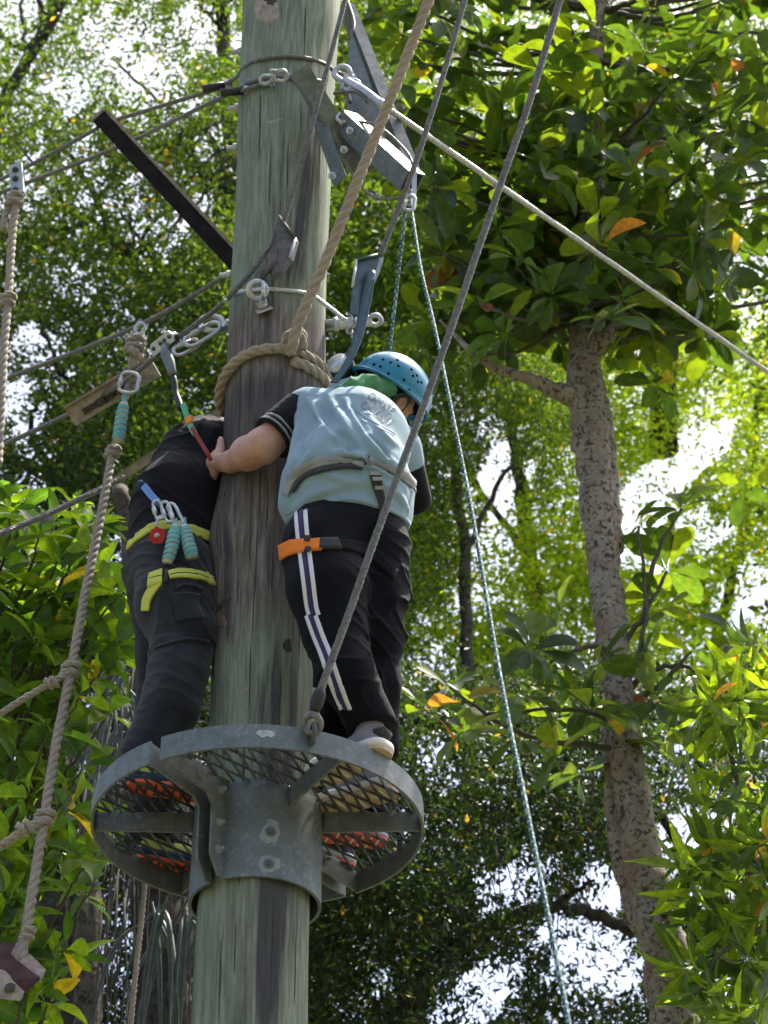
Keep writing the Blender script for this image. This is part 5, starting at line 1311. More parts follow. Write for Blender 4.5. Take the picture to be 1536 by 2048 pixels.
# bandana round the back of the head and neck
lo4, hi4 = bounds([a_head, J(690, 782, 5.62), J(770, 790, 5.65)], .16)
X = Vox(lo4, hi4, .0045)
X.ball(a_head + upd * .01 - face * .004, [upd, face, hside], (.080, .104, .088), .02)
X.cut(a_head - upd * .045, -upd); X.cut(a_head + face * .03, face)
X.folds(.003, [(upd, 120)], 2)
X.mesh('bandana', M['dgreen'], hl)
bn = thing('bandana', 'bright green cloth hanging out under the back of the blue helmet', 'bandana')
X = Vox(lo4, hi4, .0042)
b0, b1, b2, b3 = J(772, 776, 5.68), J(738, 770, 5.64), J(704, 778, 5.61), J(678, 786, 5.60)
X.chain([b0, b1, b2, b3], [.028, .032, .030, .022], .02, FW, .6); X.cap(b2, J(714, 796, 5.61), .018, .010, .015)
X.folds(.011, [((.3, .2, .9), 95), ((.8, .2, -.5), 80)], 6)
X.mesh('cloth', M['green'], bn)

# ================================================================== climber in black on the left
pB = thing('person', 'climber in black with yellow harness straps hunched against the left of the pole', 'person', group='climbers on the platform')
b_pel, b_wai, b_che, b_up = J(350, 1105, 6.06), J(362, 1010, 6.06), J(394, 945, 6.16), J(418, 902, 6.22)
b_neck, b_head = J(450, 870, 6.26), J(505, 880, 6.36)
b_shN, b_shF = J(400, 905, 6.09), J(420, 890, 6.36)
b_elN, b_wrN = J(442, 915, 6.17), J(520, 930, 6.29)
b_elF, b_wrF = J(480, 960, 6.42), J(540, 960, 6.30)
b_hpN, b_knN, b_anN = J(352, 1130, 5.97), J(368, 1300, 5.90), ankle(*FB1)
b_hpF, b_knF, b_anF = J(335, 1130, 6.17), J(338, 1310, 6.22), ankle(*FB2)
BF = np.array([.25, 1, 0.]); BF /= np.linalg.norm(BF)
lo, hi = bounds([b_pel, b_head, b_elF, b_wrF, b_anN, b_anF, b_shN], .22)
def torsoB(X, g):
    X.chain([b_pel, b_wai, b_che, b_up], [.126 + g, .122 + g, .118 + g, .090 + g], .05, BF, 1.15)
    X.cap(b_shN, b_shF, .075 + g, .07 + g, .05); return X
X = Vox(lo, hi, .008); torsoB(X, 0); X.cap(b_up, b_neck, .07, .06, .03); X.cap(b_neck, b_head, .058, .07, .03)
bup = np.array([.1, .1, 1.]); bax = ortho(bup, (.5, .5, -.2)); X.ball(b_head + bax[0] * .02, bax, (.12, .098, .078), .02)
X.cap(b_head + bax[1] * .09, b_head + bax[1] * .11 - bax[0] * .02, .01, .014, .012)
X.chain([b_shN, b_elN, b_wrN], [.06, .05, .034], .03); X.chain([b_shF, b_elF, b_wrF], [.06, .05, .034], .03)
for w in (b_wrN, b_wrF):
    for k in range(4): X.cap(w, w + np.array([.07, .02 * k - .02, .02 - .018 * k]), .022, .009, .012)
    X.cap(w, w + np.array([.03, .01, .055]), .02, .010, .012)
X.chain([b_hpN, b_knN, b_anN], [.11, .07, .045], .04); X.chain([b_hpF, b_knF, b_anF], [.11, .07, .045], .04)
X.mesh('body', M['skin'], pB)
X = Vox(lo, hi, .006); torsoB(X, .030)
X.cap(J(345, 985, 6.06), J(330, 1060, 6.06), .095, .118, .06)
X.chain([b_shN, b_elN], [.092, .080], .04); X.chain([b_shF, b_elF], [.09, .078], .04)
X.folds(.010, [((.7, .1, .7), 38), ((-.4, .1, .9), 42)], 12); X.folds(.005, [((.5, .1, .8), 90)], 13)
dd = b_elN - b_shN; X.cut(J(345, 1126, 6.06), (.05, 0, -1))
# raised, bunched shoulder
X.cap(J(398, 900, 6.09), J(430, 895, 6.13), .080, .072, .03)
for k in range(7):
    t = k / 6; X.cap(J(372 + 4 * k, 878 + 8 * k, 6.01), J(412 + 3 * k, 868 + 11 * k, 6.01), .009, .007, .010)
shirt_b = X.mesh('shirt', M['black'], pB); SHB = bvh_of(shirt_b)
q0, q1 = J(396, 892, 6.07), J(428, 985, 6.09)
S = Vox(*bounds([q0, q1], .14), .0055); S.cap(q0, q1, .080, .070, .02); S.folds(.010, [((.5, .1, .9), 52), ((.9, .1, -.3), 40)], 31); S.folds(.005, [((.3, .1, 1), 95)], 32)
S.cut(q1 + (q1 - q0) * .35, q1 - q0); S.mesh('sleeve', M['faded'], pB)
lo3, hi3 = bounds([b_pel, b_hpN, b_knN, b_anN, b_anF, b_knF], .22)
X = Vox(lo3, hi3, .006)
X.cap(J(345, 1085, 6.06), J(342, 1135, 6.06), .150, .158, .05, BF, 1.1)
X.chain([J(348, 1140, 5.97), J(352, 1210, 5.94), J(368, 1275, 5.91)], [.135, .132, .115], .04)
X.chain([J(366, 1290, 5.91), J(355, 1350, 5.88), J(338, 1420, 5.86), b_anN, b_anN - np.array([0, 0, .05])], [.105, .098, .096, .086, .084], .012)
X.chain([J(322, 1140, 6.17), b_knF, b_anF, b_anF - np.array([0, 0, .05])], [.135, .105, .08, .078], .04)
X.folds(.010, [((.3, .1, .9), 42), ((-.6, .1, .8), 36)], 14); X.folds(.006, [((.2, .1, 1), 85), ((.6, .1, .7), 60)], 15)
X.cut(b_anN + np.array([0, 0, -.05]), (0, 0, -1)); X.cut(J(345, 1112, 6.06), (0, 0, 1))
trou_b = X.mesh('trousers', M['faded'], pB); TRB = bvh_of(trou_b)
strip_px('pocket_flap', TRB, [(352, 1178), (365, 1172), (385, 1172), (405, 1178)], .012, M['faded'], pB, .003, .003, 4)
strip_px('pocket', TRB, [(372, 1185), (378, 1215), (384, 1240)], .10, M['faded'], pB, .002, .003, 6)
strip_px('knee_seam', TRB, [(310, 1298), (340, 1288), (375, 1280), (415, 1284)], .010, M['faded'], pB, .003, .005, 4)
# yellow harness
BB = bvh_of(shirt_b, trou_b)
strip_px('waist_belt', BB, [(258, 1094), (270, 1082), (285, 1070), (305, 1058), (330, 1052), (360, 1055), (392, 1064), (420, 1076)], .036, M['yellow'], pB, .005, .005, 5)
strip_px('leg_loop', TRB, [(300, 1163), (312, 1158), (326, 1154)], .058, M['yellow'], pB, .008, .005, 5)
strip_px('leg_loop', TRB, [(330, 1154), (336, 1153)], .056, M['dweb'], pB, .007, .005, 4)
strip_px('leg_loop', TRB, [(338, 1152), (360, 1148), (388, 1150), (410, 1156), (425, 1164)], .038, M['yellow'], pB, .005, .005, 5)
strip_px('leg_loop', TRB, [(318, 1165), (305, 1182), (295, 1200), (292, 1222)], .036, M['yellow'], pB, .004, .005, 5)
strip_px('harness_stitch', TRB, [(303, 1160), (315, 1157), (326, 1155)], .003, M['dweb'], pB, .0125, .001, 2)
strip_px('harness_stitch', TRB, [(340, 1153), (362, 1149), (390, 1151), (415, 1159)], .003, M['dweb'], pB, .0105, .001, 2)
for (hx, hy, tx, ty) in (FB1, FB2):
    foot(pB, hx, hy, tx, ty, ('osole', 'navy', 'lime', 'navy'), .29, .052)
# helmet of the left climber (mostly behind the pole)
hb = thing('helmet', 'helmet of the black clad climber tucked behind the pole', 'helmet')
m = MB(); v = []; f = []
for i in range(9):
    ph = i / 8 * math.pi / 2 * .98
    for j in range(28):
        t = 2 * math.pi * j / 28; v.append(b_head + bax[0] * .03 + (bax[1] * math.cos(t) * .138 + bax[2] * math.sin(t) * .115) * math.cos(ph) + bax[0] * .125 * math.sin(ph))
for i in range(8):
    for j in range(28): f.append((i * 28 + j, i * 28 + (j + 1) % 28, (i + 1) * 28 + (j + 1) % 28, (i + 1) * 28 + j))
f.append(tuple(8 * 28 + j for j in range(28))); m.add(v, f); m.build('shell', M['helmet'], hb, True)
# gear hanging at the left climber's hip
YG = 5.80
bsl = thing('blue_sling', 'short blue webbing sling with a knob behind the black clad hip', 'sling')
m = MB(); flatband(m, catmull([at(288, 972, YG + .08), at(302, 990, YG + .04), at(318, 1006, YG)], 6), .012, .005, np.cross(FW, RT + UPV * -.9)); m.build('webbing', M['blueweb'], bsl)
m = MB(); c = at(283, 969, YG + .09); m.tube([c + np.array([-.014, 0, .006]), c + np.array([-.006, 0, .003]), c, c + np.array([.008, 0, -.004])], [.008, .014, .015, .010], 12); m.build('knob', M['navy'], bsl, True)
carabiner('grey carabiner on the hip, nearest the blue sling', at(316, 1020, YG), (-.25, 0, 1), (1, 0, .2), .075, .028, .006, group='carabiners on the hip')
carabiner('grey carabiner on the hip, middle one of the three', at(334, 1024, YG), (-.35, 0, 1), (1, 0, .2), .085, .028, .006, group='carabiners on the hip')
carabiner('grey carabiner on the hip, nearest the pole', at(350, 1030, YG), (-.45, 0, 1), (1, 0, .2), .10, .03, .006, group='carabiners on the hip')
taped('left of the two teal taped handles dangling at the black clad hip', [at(352, 1052, YG - .01), at(347, 1075, YG - .01), at(342, 1100, YG - .01), at(334, 1126, YG)], [.012, .019, .021, .019, .017], 'teal taped lanyard handles', [at(349, 1038, YG), at(351, 1054, YG)])
taped('right of the two teal taped handles dangling at the black clad hip', [at(369, 1052, YG - .01), at(374, 1075, YG - .01), at(380, 1098, YG - .01), at(385, 1116, YG)], [.012, .019, .020, .021, .019], 'teal taped lanyard handles', [at(366, 1036, YG), at(368, 1054, YG)])
rp = thing('red_pulley', 'shiny red pulley hanging at the black clad hip', 'pulley')
c = at(314, 1071, YG - .01); poly = [(-.026, -.012), (-.012, -.028), (.018, -.026), (.028, -.006), (.024, .018), (.004, .028), (-.020, .020)]
m = MB(); m.prism([c + RT * x + UPV * y for x, y in poly], FW * .012); sharpen(m.build('cheek', M['red'], rp))
m = MB(); m.prism([c + FW * .02 + RT * x * .95 + UPV * y * .95 for x, y in poly], FW * .012); m.build('cheek', M['red'], rp)
m = MB(); m.tube([c - FW * .004, c + FW * .034], .010, 14); m.build('axle', M['galv'], rp, True)
m = MB(); m.tube(catmull([at(311, 1055, YG), at(318, 1034, YG), at(330, 1036, YG), at(335, 1046, YG)], 5), .005, 8); m.build('hanger', M['galv'], rp, True)

# ================================================================== third climber, almost hidden behind the other two
pC = thing('person', 'dark clad climber hidden behind the pole and the blue shirt, red soled shoes', 'person', group='climbers on the platform')
c_pel, c_che, c_nk, c_hd = J(725, 1150, 6.28), J(722, 960, 6.25), J(745, 880, 6.26), J(765, 838, 6.24)
c_hpL, c_knL, c_anL = J(690, 1180, 6.30), J(690, 1350, 6.30), ankle(*FC2)
c_hpR, c_knR, c_anR = J(745, 1180, 6.24), J(742, 1350, 6.22), ankle(*FC1)
c_shL, c_elL, c_wrL = J(650, 935, 6.3), J(610, 1020, 6.32), J(565, 985, 6.28)
c_shR, c_elR, c_wrR = J(780, 945, 6.2), J(775, 1035, 6.18), J(700, 1030, 6.14)
lo, hi = bounds([c_pel, c_hd, c_anL, c_anR, c_wrL, c_shR], .2)
X = Vox(lo, hi, .009); X.chain([c_pel, c_che], [.12, .13], .05); X.cap(c_che, c_nk, .09, .055, .04); X.cap(c_nk, c_hd, .055, .07, .02)
cax = ortho((.1, .05, 1), (-1, -.1, 0)); X.ball(c_hd + cax[0] * .02, cax, (.12, .098, .078), .02)
X.cap(c_shL, c_shR, .06, .06, .04); X.chain([c_shL, c_elL, c_wrL], [.055, .048, .034], .03); X.chain([c_shR, c_elR, c_wrR], [.055, .048, .034], .03)
for w, s in ((c_wrL, -1), (c_wrR, -1)):
    for k in range(4): X.cap(w, w + np.array([s * .07, .0, .03 - .02 * k]), .02, .009, .012)
    X.cap(w, w + np.array([s * .02, 0, .055]), .02, .010, .012)
X.chain([c_hpL, c_knL, c_anL], [.10, .065, .045], .04); X.chain([c_hpR, c_knR, c_anR], [.10, .065, .045], .04); X.mesh('body', M['skin'], pC)
X = Vox(lo, hi, .009); X.chain([c_pel, c_che], [.145, .15], .05); X.cap(c_shL, c_shR, .08, .08, .04); X.cap(c_shL, c_shL * .3 + c_elL * .7, .078, .07, .03); X.cap(c_shR, c_shR * .3 + c_elR * .7, .078, .07, .03)
X.folds(.004, [((.3, .1, .9), 40)], 21); X.cut(c_pel, (0, 0, -1)); X.mesh('shirt', M['black'], pC)
X = Vox(lo, hi, .009); X.cap(c_pel, (c_hpL + c_hpR) / 2, .14, .14, .04); X.chain([c_hpL, c_knL, c_anL, c_anL - np.array([0, 0, .06])], [.115, .085, .07, .07], .04); X.chain([c_hpR, c_knR, c_anR, c_anR - np.array([0, 0, .06])], [.115, .085, .07, .07], .04)
X.folds(.004, [((.3, .1, .9), 40)], 22); X.cut(c_anL + np.array([0, 0, -.05]), (0, 0, -1)); X.mesh('trousers', M['track'], pC)
X = Vox(*bounds([c_hd], .17), .007); X.ball(c_hd + cax[0] * .03 - cax[1] * .01, cax, (.122, .104, .086), 0); X.cut(c_hd - cax[0] * .02, -cax[0]); X.cut(c_hd + cax[1] * .07 , cax[1] - cax[0] * .4); X.folds(.004, [((.5, .5, .2), 90)], 3); X.mesh('hair', M['hair'], pC)
for (hx, hy, tx, ty) in (FC1, FC2):
    foot(pC, hx, hy, tx, ty, ('rsole', 'shoewhite', 'rubber', 'shoewhite'), .28, .05)
# ------------------------------------------------------------------ vegetation
def limbs(name, mat, parent, paths, sides=9, wob=.0, seed=0):
    """paths: list of lists of (x, y, Y, radius in photo pixels)"""
    r = np.random.default_rng(seed); m = MB()
    for p in paths:
        P = np.array([at(x, y, Y) for x, y, Y, _ in p]); rad = np.array([q[3] / ppm(w) for q, w in zip(p, P)])
        C = catmull([np.append(a, b) for a, b in zip(P, rad)], 8)
        if wob: C[1:-1, :3] += r.normal(0, wob, (len(C) - 2, 3))
        C[:, 3] *= 1 + r.normal(0, .04, len(C))
        m.add(*tube_data(C[:, :3], np.maximum(C[:, 3], .002), sides))
    return m.build(name, mat, parent, True)
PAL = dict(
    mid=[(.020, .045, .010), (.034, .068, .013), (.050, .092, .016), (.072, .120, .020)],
    dark=[(.008, .018, .007), (.014, .030, .010), (.022, .044, .012), (.034, .064, .016)],  # tones lowered to paint the shade of the lower trees into their leaves
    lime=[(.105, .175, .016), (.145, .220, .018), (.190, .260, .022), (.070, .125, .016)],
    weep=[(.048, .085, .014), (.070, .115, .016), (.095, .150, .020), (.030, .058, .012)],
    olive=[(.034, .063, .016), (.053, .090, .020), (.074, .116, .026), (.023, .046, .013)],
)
def crown(name, parent, regions, n, L, pal, mat, seed, holes=(), droop=.4, ratio=.42, kind='stuff', spread=1.0):
    """many small leaves gathered in clumps. regions: (x0,y0,x1,y1,Y0,Y1,clumps,radius,weight)"""
    r = np.random.default_rng(seed)
    cen, rad, wt = [], [], []
    for (x0, y0, x1, y1, Y0, Y1, k, cr, w) in regions:
        xs, ys, Ys = r.uniform(x0, x1, k), r.uniform(y0, y1, k), r.uniform(Y0, Y1, k)
        for x, y, Y in zip(xs, ys, Ys):
            cen.append(at(x, y, Y)); rad.append(cr * r.uniform(.55, 1.35)); wt.append(w * (rad[-1] / cr) ** 2)
    cen = np.array(cen); rad = np.array(rad); wt = np.array(wt); wt /= wt.sum()
    c = r.choice(len(cen), n, p=wt)
    v = r.normal(0, 1, (n, 3)); v /= np.linalg.norm(v, axis=1)[:, None]
    rr = r.uniform(0, 1, n) ** .42
    P = cen[c] + v * (rad[c] * rr)[:, None] * np.array([1.05, 1.05, .72])
    if len(holes):
        D = P - CAM; k = D @ FW; X = 768 + FPX * D[:, 0] / k; Y = 1024 - FPX * (D @ UPV) / k
        keep = np.ones(n)
        for hx, hy, hr, p in holes:
            d = np.hypot((X - hx), (Y - hy)) / hr; d = d * (1 + .35 * np.sin(X / 37) * np.sin(Y / 29) + .2 * np.sin(X / 13 + Y / 17))
            keep *= 1 - p * np.clip(1.35 - d, 0, .5) * 2
        P = P[r.uniform(0, 1, n) < keep]; c = c[:0]; n = len(P)
    # leaf frames
    a = r.normal(0, 1, (n, 3)); a[:, 2] = a[:, 2] * .5 - droop; a /= np.linalg.norm(a, axis=1)[:, None]
    b = r.normal(0, 1, (n, 3)); b[:, 2] += 1.2; b = np.cross(a, b); b /= np.linalg.norm(b, axis=1)[:, None] + 1e-9
    nn = np.cross(a, b)
    l = L * r.uniform(.6, 1.25, n)[:, None]; w = l * ratio * r.uniform(.75, 1.2, n)[:, None]
    base, tip = P - a * l * .5, P + a * l * .5 - nn * l * .10
    mid_ = P - a * l * .02 + nn * l * .05
    l1, r1 = mid_ + b * w * .5 - nn * w * .12, mid_ - b * w * .5 - nn * w * .12
    verts = np.stack([base, l1, tip, r1], 1).reshape(-1, 3)
    i = np.arange(n)[:, None] * 4; f = np.concatenate([i + np.array([[0, 1, 2]]), i + np.array([[0, 2, 3]])], 1).reshape(-1, 3)
    pal = np.array(PAL[pal]); col = pal[r.integers(0, len(pal), n)] * r.uniform(.75, 1.25, (n, 1))
    yl = r.uniform(0, 1, n) < .012; col[yl] = np.array([.28, .20, .03])
    o = big_mesh(name, verts, 3, f, mat, parent, False, np.repeat(col, 4, 0)); o['kind'] = kind
    return o

# -- leaf blades
def blade(name, L, W, prof, curl, fold_, wav, seed, petiole=.08):
    r = np.random.default_rng(seed); v = []; f = []; ph = r.uniform(0, 6)
    k = len(prof)
    for t, w in prof:
        x = t * L; z = -curl * L * t * t; ww = w * W * (1 + r.normal(0, .05))
        for s in (-1, 0, 1):
            v.append((x, s * ww * .5, z + abs(s) * fold_ * ww + (wav * L * math.sin(6 * t + ph + s) if s else 0)))
    for i in range(k - 1):
        for j in range(2): f.append((i * 3 + j, i * 3 + j + 1, i * 3 + 4 + j, i * 3 + 3 + j))
    # stalk
    b = len(v); v += [(-petiole * L, -.004, .0), (-petiole * L, .004, 0), (.04 * L, .004, .001), (.04 * L, -.004, .001)]; f.append((b, b + 1, b + 2, b + 3))
    me = bpy.data.meshes.new(name); me.from_pydata(v, [], f); me.polygons.foreach_set('use_smooth', [True] * len(f)); me.update(); return me
OBO = [(0, .10), (.12, .28), (.30, .58), (.50, .88), (.68, 1.0), (.84, .84), (.94, .5), (1, .06)]
ELL = [(0, .06), (.12, .48), (.28, .86), (.46, 1.0), (.64, .88), (.80, .58), (.92, .26), (1, .02)]
LAN = [(0, .06), (.12, .55), (.28, .92), (.42, 1.0), (.60, .84), (.78, .52), (.92, .22), (1, .01)]
def mk(nm, L, W, prof, seed, mat):
    out = []
    for k in range(9):
        rr = random.Random(seed + k); me = blade(nm, L, W * rr.uniform(.85, 1.15), prof, rr.uniform(.05, .55), rr.uniform(.08, .34), rr.uniform(.005, .035), seed + k); me.materials.append(mat); out.append(me)
    return out
def leaf_set(parent, whorls, meshes, cols, seed, kmin, kmax, tilt=(10, 60), cap=300, mass_mat=None, scale=(.7, 1.15), up=(0, 0, 1), fan=360, twig_mat=None, twig_to=None):
    """whorls: (x, y, Y, axis or None). The largest `cap` leaves become objects, the rest one mass"""
    r = random.Random(seed); L = []
    for (x, y, Y, ax) in whorls:
        c = V(at(x, y, Y)); n = r.randint(kmin, kmax); a0 = r.uniform(0, 6.28)
        axis = Vector(ax) if ax is not None else Vector((r.gauss(0, .45), r.gauss(-.15, .45), r.uniform(.25, 1))); axis.normalize()
        q = axis.to_track_quat('Z', 'Y').to_matrix()
        for k in range(n):
            az = a0 + R_(fan) * k / n + r.gauss(0, .22); el = R_(r.uniform(*tilt))
            d = q @ Vector((math.cos(az) * math.cos(el), math.sin(az) * math.cos(el), math.sin(el)))
            d.z -= .18 * r.random(); d.normalize()
            upv = q @ Vector((0, 0, 1)); upv = (upv - d * upv.dot(d)); upv = upv.normalized() if upv.length > 1e-4 else Vector((0, 0, 1))
            s_ = upv.cross(d); s = r.uniform(*scale)
            Mx = Matrix((( d.x * s, s_.x * s, upv.x * s, c.x + d.x * .03), (d.y * s, s_.y * s, upv.y * s, c.y + d.y * .03), (d.z * s, s_.z * s, upv.z * s, c.z + d.z * .03), (0, 0, 0, 1)))
            col = cols(r)
            X, Yp = project(np.array(c) + np.array(d) * .08); vis = (-60 < X < 1596) and (-60 < Yp < 2108)
            L.append((s / c.y if vis else 0, Mx, col, r.choice(meshes)))
    L.sort(key=lambda t: -t[0])
    for _, Mx, col, me in L[:cap]:
        o = bpy.data.objects.new('leaf', me); link(o); o.parent = parent; o.matrix_local = Mx; o.color = (*col, 1)
    rest = L[cap:]
    if rest:
        vs, fs, cs, n = [], [], [], 0
        cache = {me.name: (np.array([tuple(v.co) for v in me.vertices]), np.array([tuple(p.vertices) for p in me.polygons])) for me in meshes}
        for _, Mx, col, me in rest:
            v, f = cache[me.name]; A = np.array(Mx); vs.append(v @ A[:3, :3].T + A[:3, 3]); fs.append(f + n); n += len(v); cs.append(np.tile(col, (len(v), 1)))
        o = big_mesh('leaf_mass', np.concatenate(vs), 4, np.concatenate(fs), mass_mat or M['leaf_a'], parent, True, np.concatenate(cs)); o['kind'] = 'stuff'
    return L

# ---------------------------------------------------------------- broad-leaved tree with the speckled trunk (right)
YT = 8.3
t6 = thing('broad_leaf_tree', 'pale speckled trunk with large drooping leaves, some orange, on the right', 'tree')
limbs('trunk', M['bark'], t6, [[(1356, 2120, YT, 54), (1342, 1980, YT, 48), (1312, 1830, YT, 46), (1282, 1700, YT, 38), (1260, 1560, YT, 35), (1238, 1400, YT, 31), (1220, 1250, YT, 33), (1204, 1080, YT, 34), (1186, 920, YT, 36), (1172, 800, YT, 36), (1170, 680, YT, 33), (1180, 540, YT, 30), (1186, 420, YT, 27), (1180, 300, YT, 22), (1190, 120, YT, 17), (1205, -80, YT, 12)]], 20, .006, 1)
limbs('limb', M['bark'], t6, [[(1298, 1860, YT + .05, 34), (1262, 1760, YT + .08, 30), (1238, 1640, YT + .1, 26), (1226, 1500, YT + .12, 20), (1216, 1400, YT + .14, 14)]], 12, .004, 2)
limbs('limb', M['bark'], t6, [[(1222, 1100, YT + .08, 26), (1214, 960, YT + .10, 24), (1206, 840, YT + .12, 21), (1196, 760, YT + .1, 12)]], 12, .004, 3)
limbs('limb', M['bark'], t6, [[(1160, 800, YT, 24), (1120, 785, YT - .05, 18), (1060, 758, YT - .08, 13), (990, 735, YT - .12, 10), (930, 690, YT - .15, 6), (880, 640, YT - .1, 3)]], 10, .003, 4)
limbs('limb', M['bark'], t6, [[(1180, 710, YT, 20), (1212, 672, YT - .06, 16), (1258, 632, YT - .1, 15)]], 10, .003, 5)
patch = MB(); h0 = at(1330, 1815, YT - .14)
patch.tube([h0 + np.array([0, 0, .05]), h0 + np.array([.008, 0, .02]), h0, h0 - np.array([.006, 0, .045])], [.012, .030, .032, .014], 10); patch.build('knot_hole', M['rotten'], t6, True)
r6 = random.Random(5); wh = []
def reg(n, x0, y0, x1, y1, Y0, Y1, ok=None):
    k = 0
    while k < n:
        x, y = r6.uniform(x0, x1), r6.uniform(y0, y1)
        if ok and not ok(x, y): continue
        wh.append((x, y, r6.uniform(Y0, Y1), None)); k += 1
edge = lambda x, y: (x > 735 + 90 * math.sin(y / 110)) and not (x < 850 and y > 330) and not (x > 1290 and y > 560)
reg(250, 720, -130, 1720, 690, YT - .9, YT + .6, edge)
reg(90, 860, 150, 1330, 650, YT - .3, YT + 1.1, edge)
reg(30, 850, 460, 1110, 720, YT - .1, YT + .6); reg(26, 1230, 500, 1480, 700, YT - .2, YT + .5)
for q in ((1363, 1017), (1278, 1053), (1334, 1142), (1493, 980), (1323, 1218), (1383, 1303), (899, 1374), (1127, 1249), (1444, 1365), (1100, 1325), (975, 1427), (1113, 1436), (1162, 1547), (1350, 1436), (1310, 770),
          (1060, 1300), (1040, 1390), (1200, 1330), (1290, 1330), (1420, 1420), (1480, 1290), (1310, 1400), (850, 1420), (930, 1460), (1040, 1480), (1240, 1480), (1390, 1500), (1450, 1440), (1180, 1420), (1120, 1500)):
    wh.append((q[0], q[1], YT + r6.uniform(-.6, .3), None))
m_obo = mk('leaf', .205, .110, OBO, 40, M['leaf_o'])
def col6(r):
    u = r.random()
    if u < .007: return (.22, .095, .03)
    if u < .015: return (.16, .065, .045)
    if u < .03: return (.22, .17, .025)
    if u < .28: return (.090, .132, .013)
    k = r.uniform(.6, 1.3); return (.040 * k, .076 * k, .016 * k)
leaf_set(t6, wh, m_obo, col6, 6, 6, 9, (-25, 50), scale=(.5, 1.15))
paths = []
hubs = [(1186, 420), (1180, 300), (1190, 120), (1170, 620), (1205, 20)]
for i, (x, y, Y, _) in enumerate(wh):
    if i % 3 == 0 and y < 720:
        hb_ = min(hubs, key=lambda q: math.hypot(q[0] - x, q[1] - y - 60))
        mx, my = (x + hb_[0]) / 2 + r6.uniform(-30, 30), (y + hb_[1]) / 2 + 25
        paths.append([(hb_[0], hb_[1], YT, 6), (mx, my, (Y + YT) / 2, 4.5), (x, y, Y, 2.5)])
for (a, b, c, d, e, g) in ((1240, 1400, 1290, 1240, 1278, 1053), (1290, 1240, 1310, 1120, 1363, 1017), (1240, 1390, 1340, 1330, 1444, 1365), (1250, 1450, 1150, 1420, 975, 1427), (1255, 1500, 1050, 1470, 899, 1374), (1240, 1330, 1190, 1290, 1100, 1325), (1255, 1420, 1330, 1360, 1383, 1303), (1240, 1300, 1300, 1210, 1334, 1142)):
    paths.append([(a, b, YT, 7), (c, d, YT - .1, 5), (e, g, YT - .15, 3)])
limbs('twigs', M['twig'], t6, paths, 6, .004, 8)['kind'] = 'stuff'

# ---------------------------------------------------------------- green shrub, lower left
YS = 7.0
t7 = thing('leafy_shrub', 'bright green shrub with oval leaves filling the lower left', 'shrub')
wh = []; rs = random.Random(11)
def regS(n, x0, y0, x1, y1, Y0=YS - .4, Y1=YS + .6, ok=None):
    k = 0
    while k < n:
        x, y = rs.uniform(x0, x1), rs.uniform(y0, y1)
        if ok and not ok(x, y): continue
        wh.append((x, y, rs.uniform(Y0, Y1), None)); k += 1
regS(105, -70, 1000, 240, 1420, ok=lambda x, y: x < 215 + 30 * math.sin(y / 60) - max(0, (y - 1330)) * .3 - max(0, 1060 - y) * .8)
regS(70, -70, 1400, 110, 2060, ok=lambda x, y: x < 120 - (y - 1400) * .06)
for q in ((190, 1450), (215, 1430), (140, 1470), (165, 1530), (130, 1620), (160, 1640), (120, 1700), (175, 1720), (150, 1790), (190, 1770), (125, 1900), (145, 1930), (110, 1960), (95, 2010), (60, 2030), (20, 2040), (225, 1680), (100, 1560), (60, 1600), (205, 1260), (215, 1180), (40, 1240), (120, 1140)):
    wh.append((q[0], q[1], YS + rs.uniform(-.3, .2), None))
m_ell = mk('leaf', .142, .068, ELL, 60, M['leaf_o'])
def col7(r):
    u = r.random()
    if u < .03: return (.34, .26, .03)
    if u < .5: k = r.uniform(.8, 1.25); return (.105 * k, .175 * k, .018 * k)  # about half the leaves coloured brighter, painting in sun on the shrub
    k = r.uniform(.7, 1.2); return (.050 * k, .110 * k, .022 * k)
leaf_set(t7, wh, m_ell, col7, 12, 5, 8, (0, 50), scale=(.65, 1.25))
paths = []
for i, (x, y, Y, _) in enumerate(wh):
    if i % 2 == 0: paths.append([(x * .5 - 60, min(2120, y + 260), YS + .25, 5), (x * .75 - 10, y + 90, (Y + YS) / 2, 3.5), (x, y, Y, 2)])
limbs('twigs', M['twig'], t7, paths, 5, .004, 9)['kind'] = 'stuff'

# ---------------------------------------------------------------- long-leaved tree at the right edge
YR = 7.6
t8 = thing('long_leaf_tree', 'tree with long pointed yellow green leaves reaching in at the right edge', 'tree')
wh = []; rr_ = random.Random(21)
def regR(n, x0, y0, x1, y1):
    for _ in range(n): wh.append((rr_.uniform(x0, x1), rr_.uniform(y0, y1), YR + rr_.uniform(-.4, .5), (rr_.gauss(-.3, .4), rr_.gauss(0, .3), rr_.uniform(-.9, .3))))
regR(46, 1405, 1375, 1610, 1700); regR(26, 1470, 1280, 1610, 1480); regR(36, 1370, 1690, 1610, 1860); regR(40, 1370, 1860, 1610, 2090); regR(12, 1450, 1500, 1600, 1800)
m_lan = mk('leaf', .20, .050, LAN, 80, M['leaf_o'])
def col8(r):
    u = r.random(); k = r.uniform(.75, 1.25)
    if u < .03: return (.38, .20, .03)
    if u < .62: return (.125 * k, .190 * k, .018 * k)
    return (.045 * k, .085 * k, .02 * k)
leaf_set(t8, wh, m_lan, col8, 22, 4, 7, (-20, 55), scale=(.55, 1.1))
paths = [[(1640, 2150, YR, 16), (1560, 1900, YR, 11), (1490, 1640, YR, 7), (1450, 1440, YR, 4)], [(1540, 1850, YR, 8), (1450, 1900, YR - .1, 5), (1390, 1990, YR - .15, 3)], [(1530, 1760, YR, 7), (1440, 1720, YR, 4), (1390, 1760, YR, 3)]]
limbs('branches', M['twig'], t8, paths, 8, .004, 10)['kind'] = 'stuff'

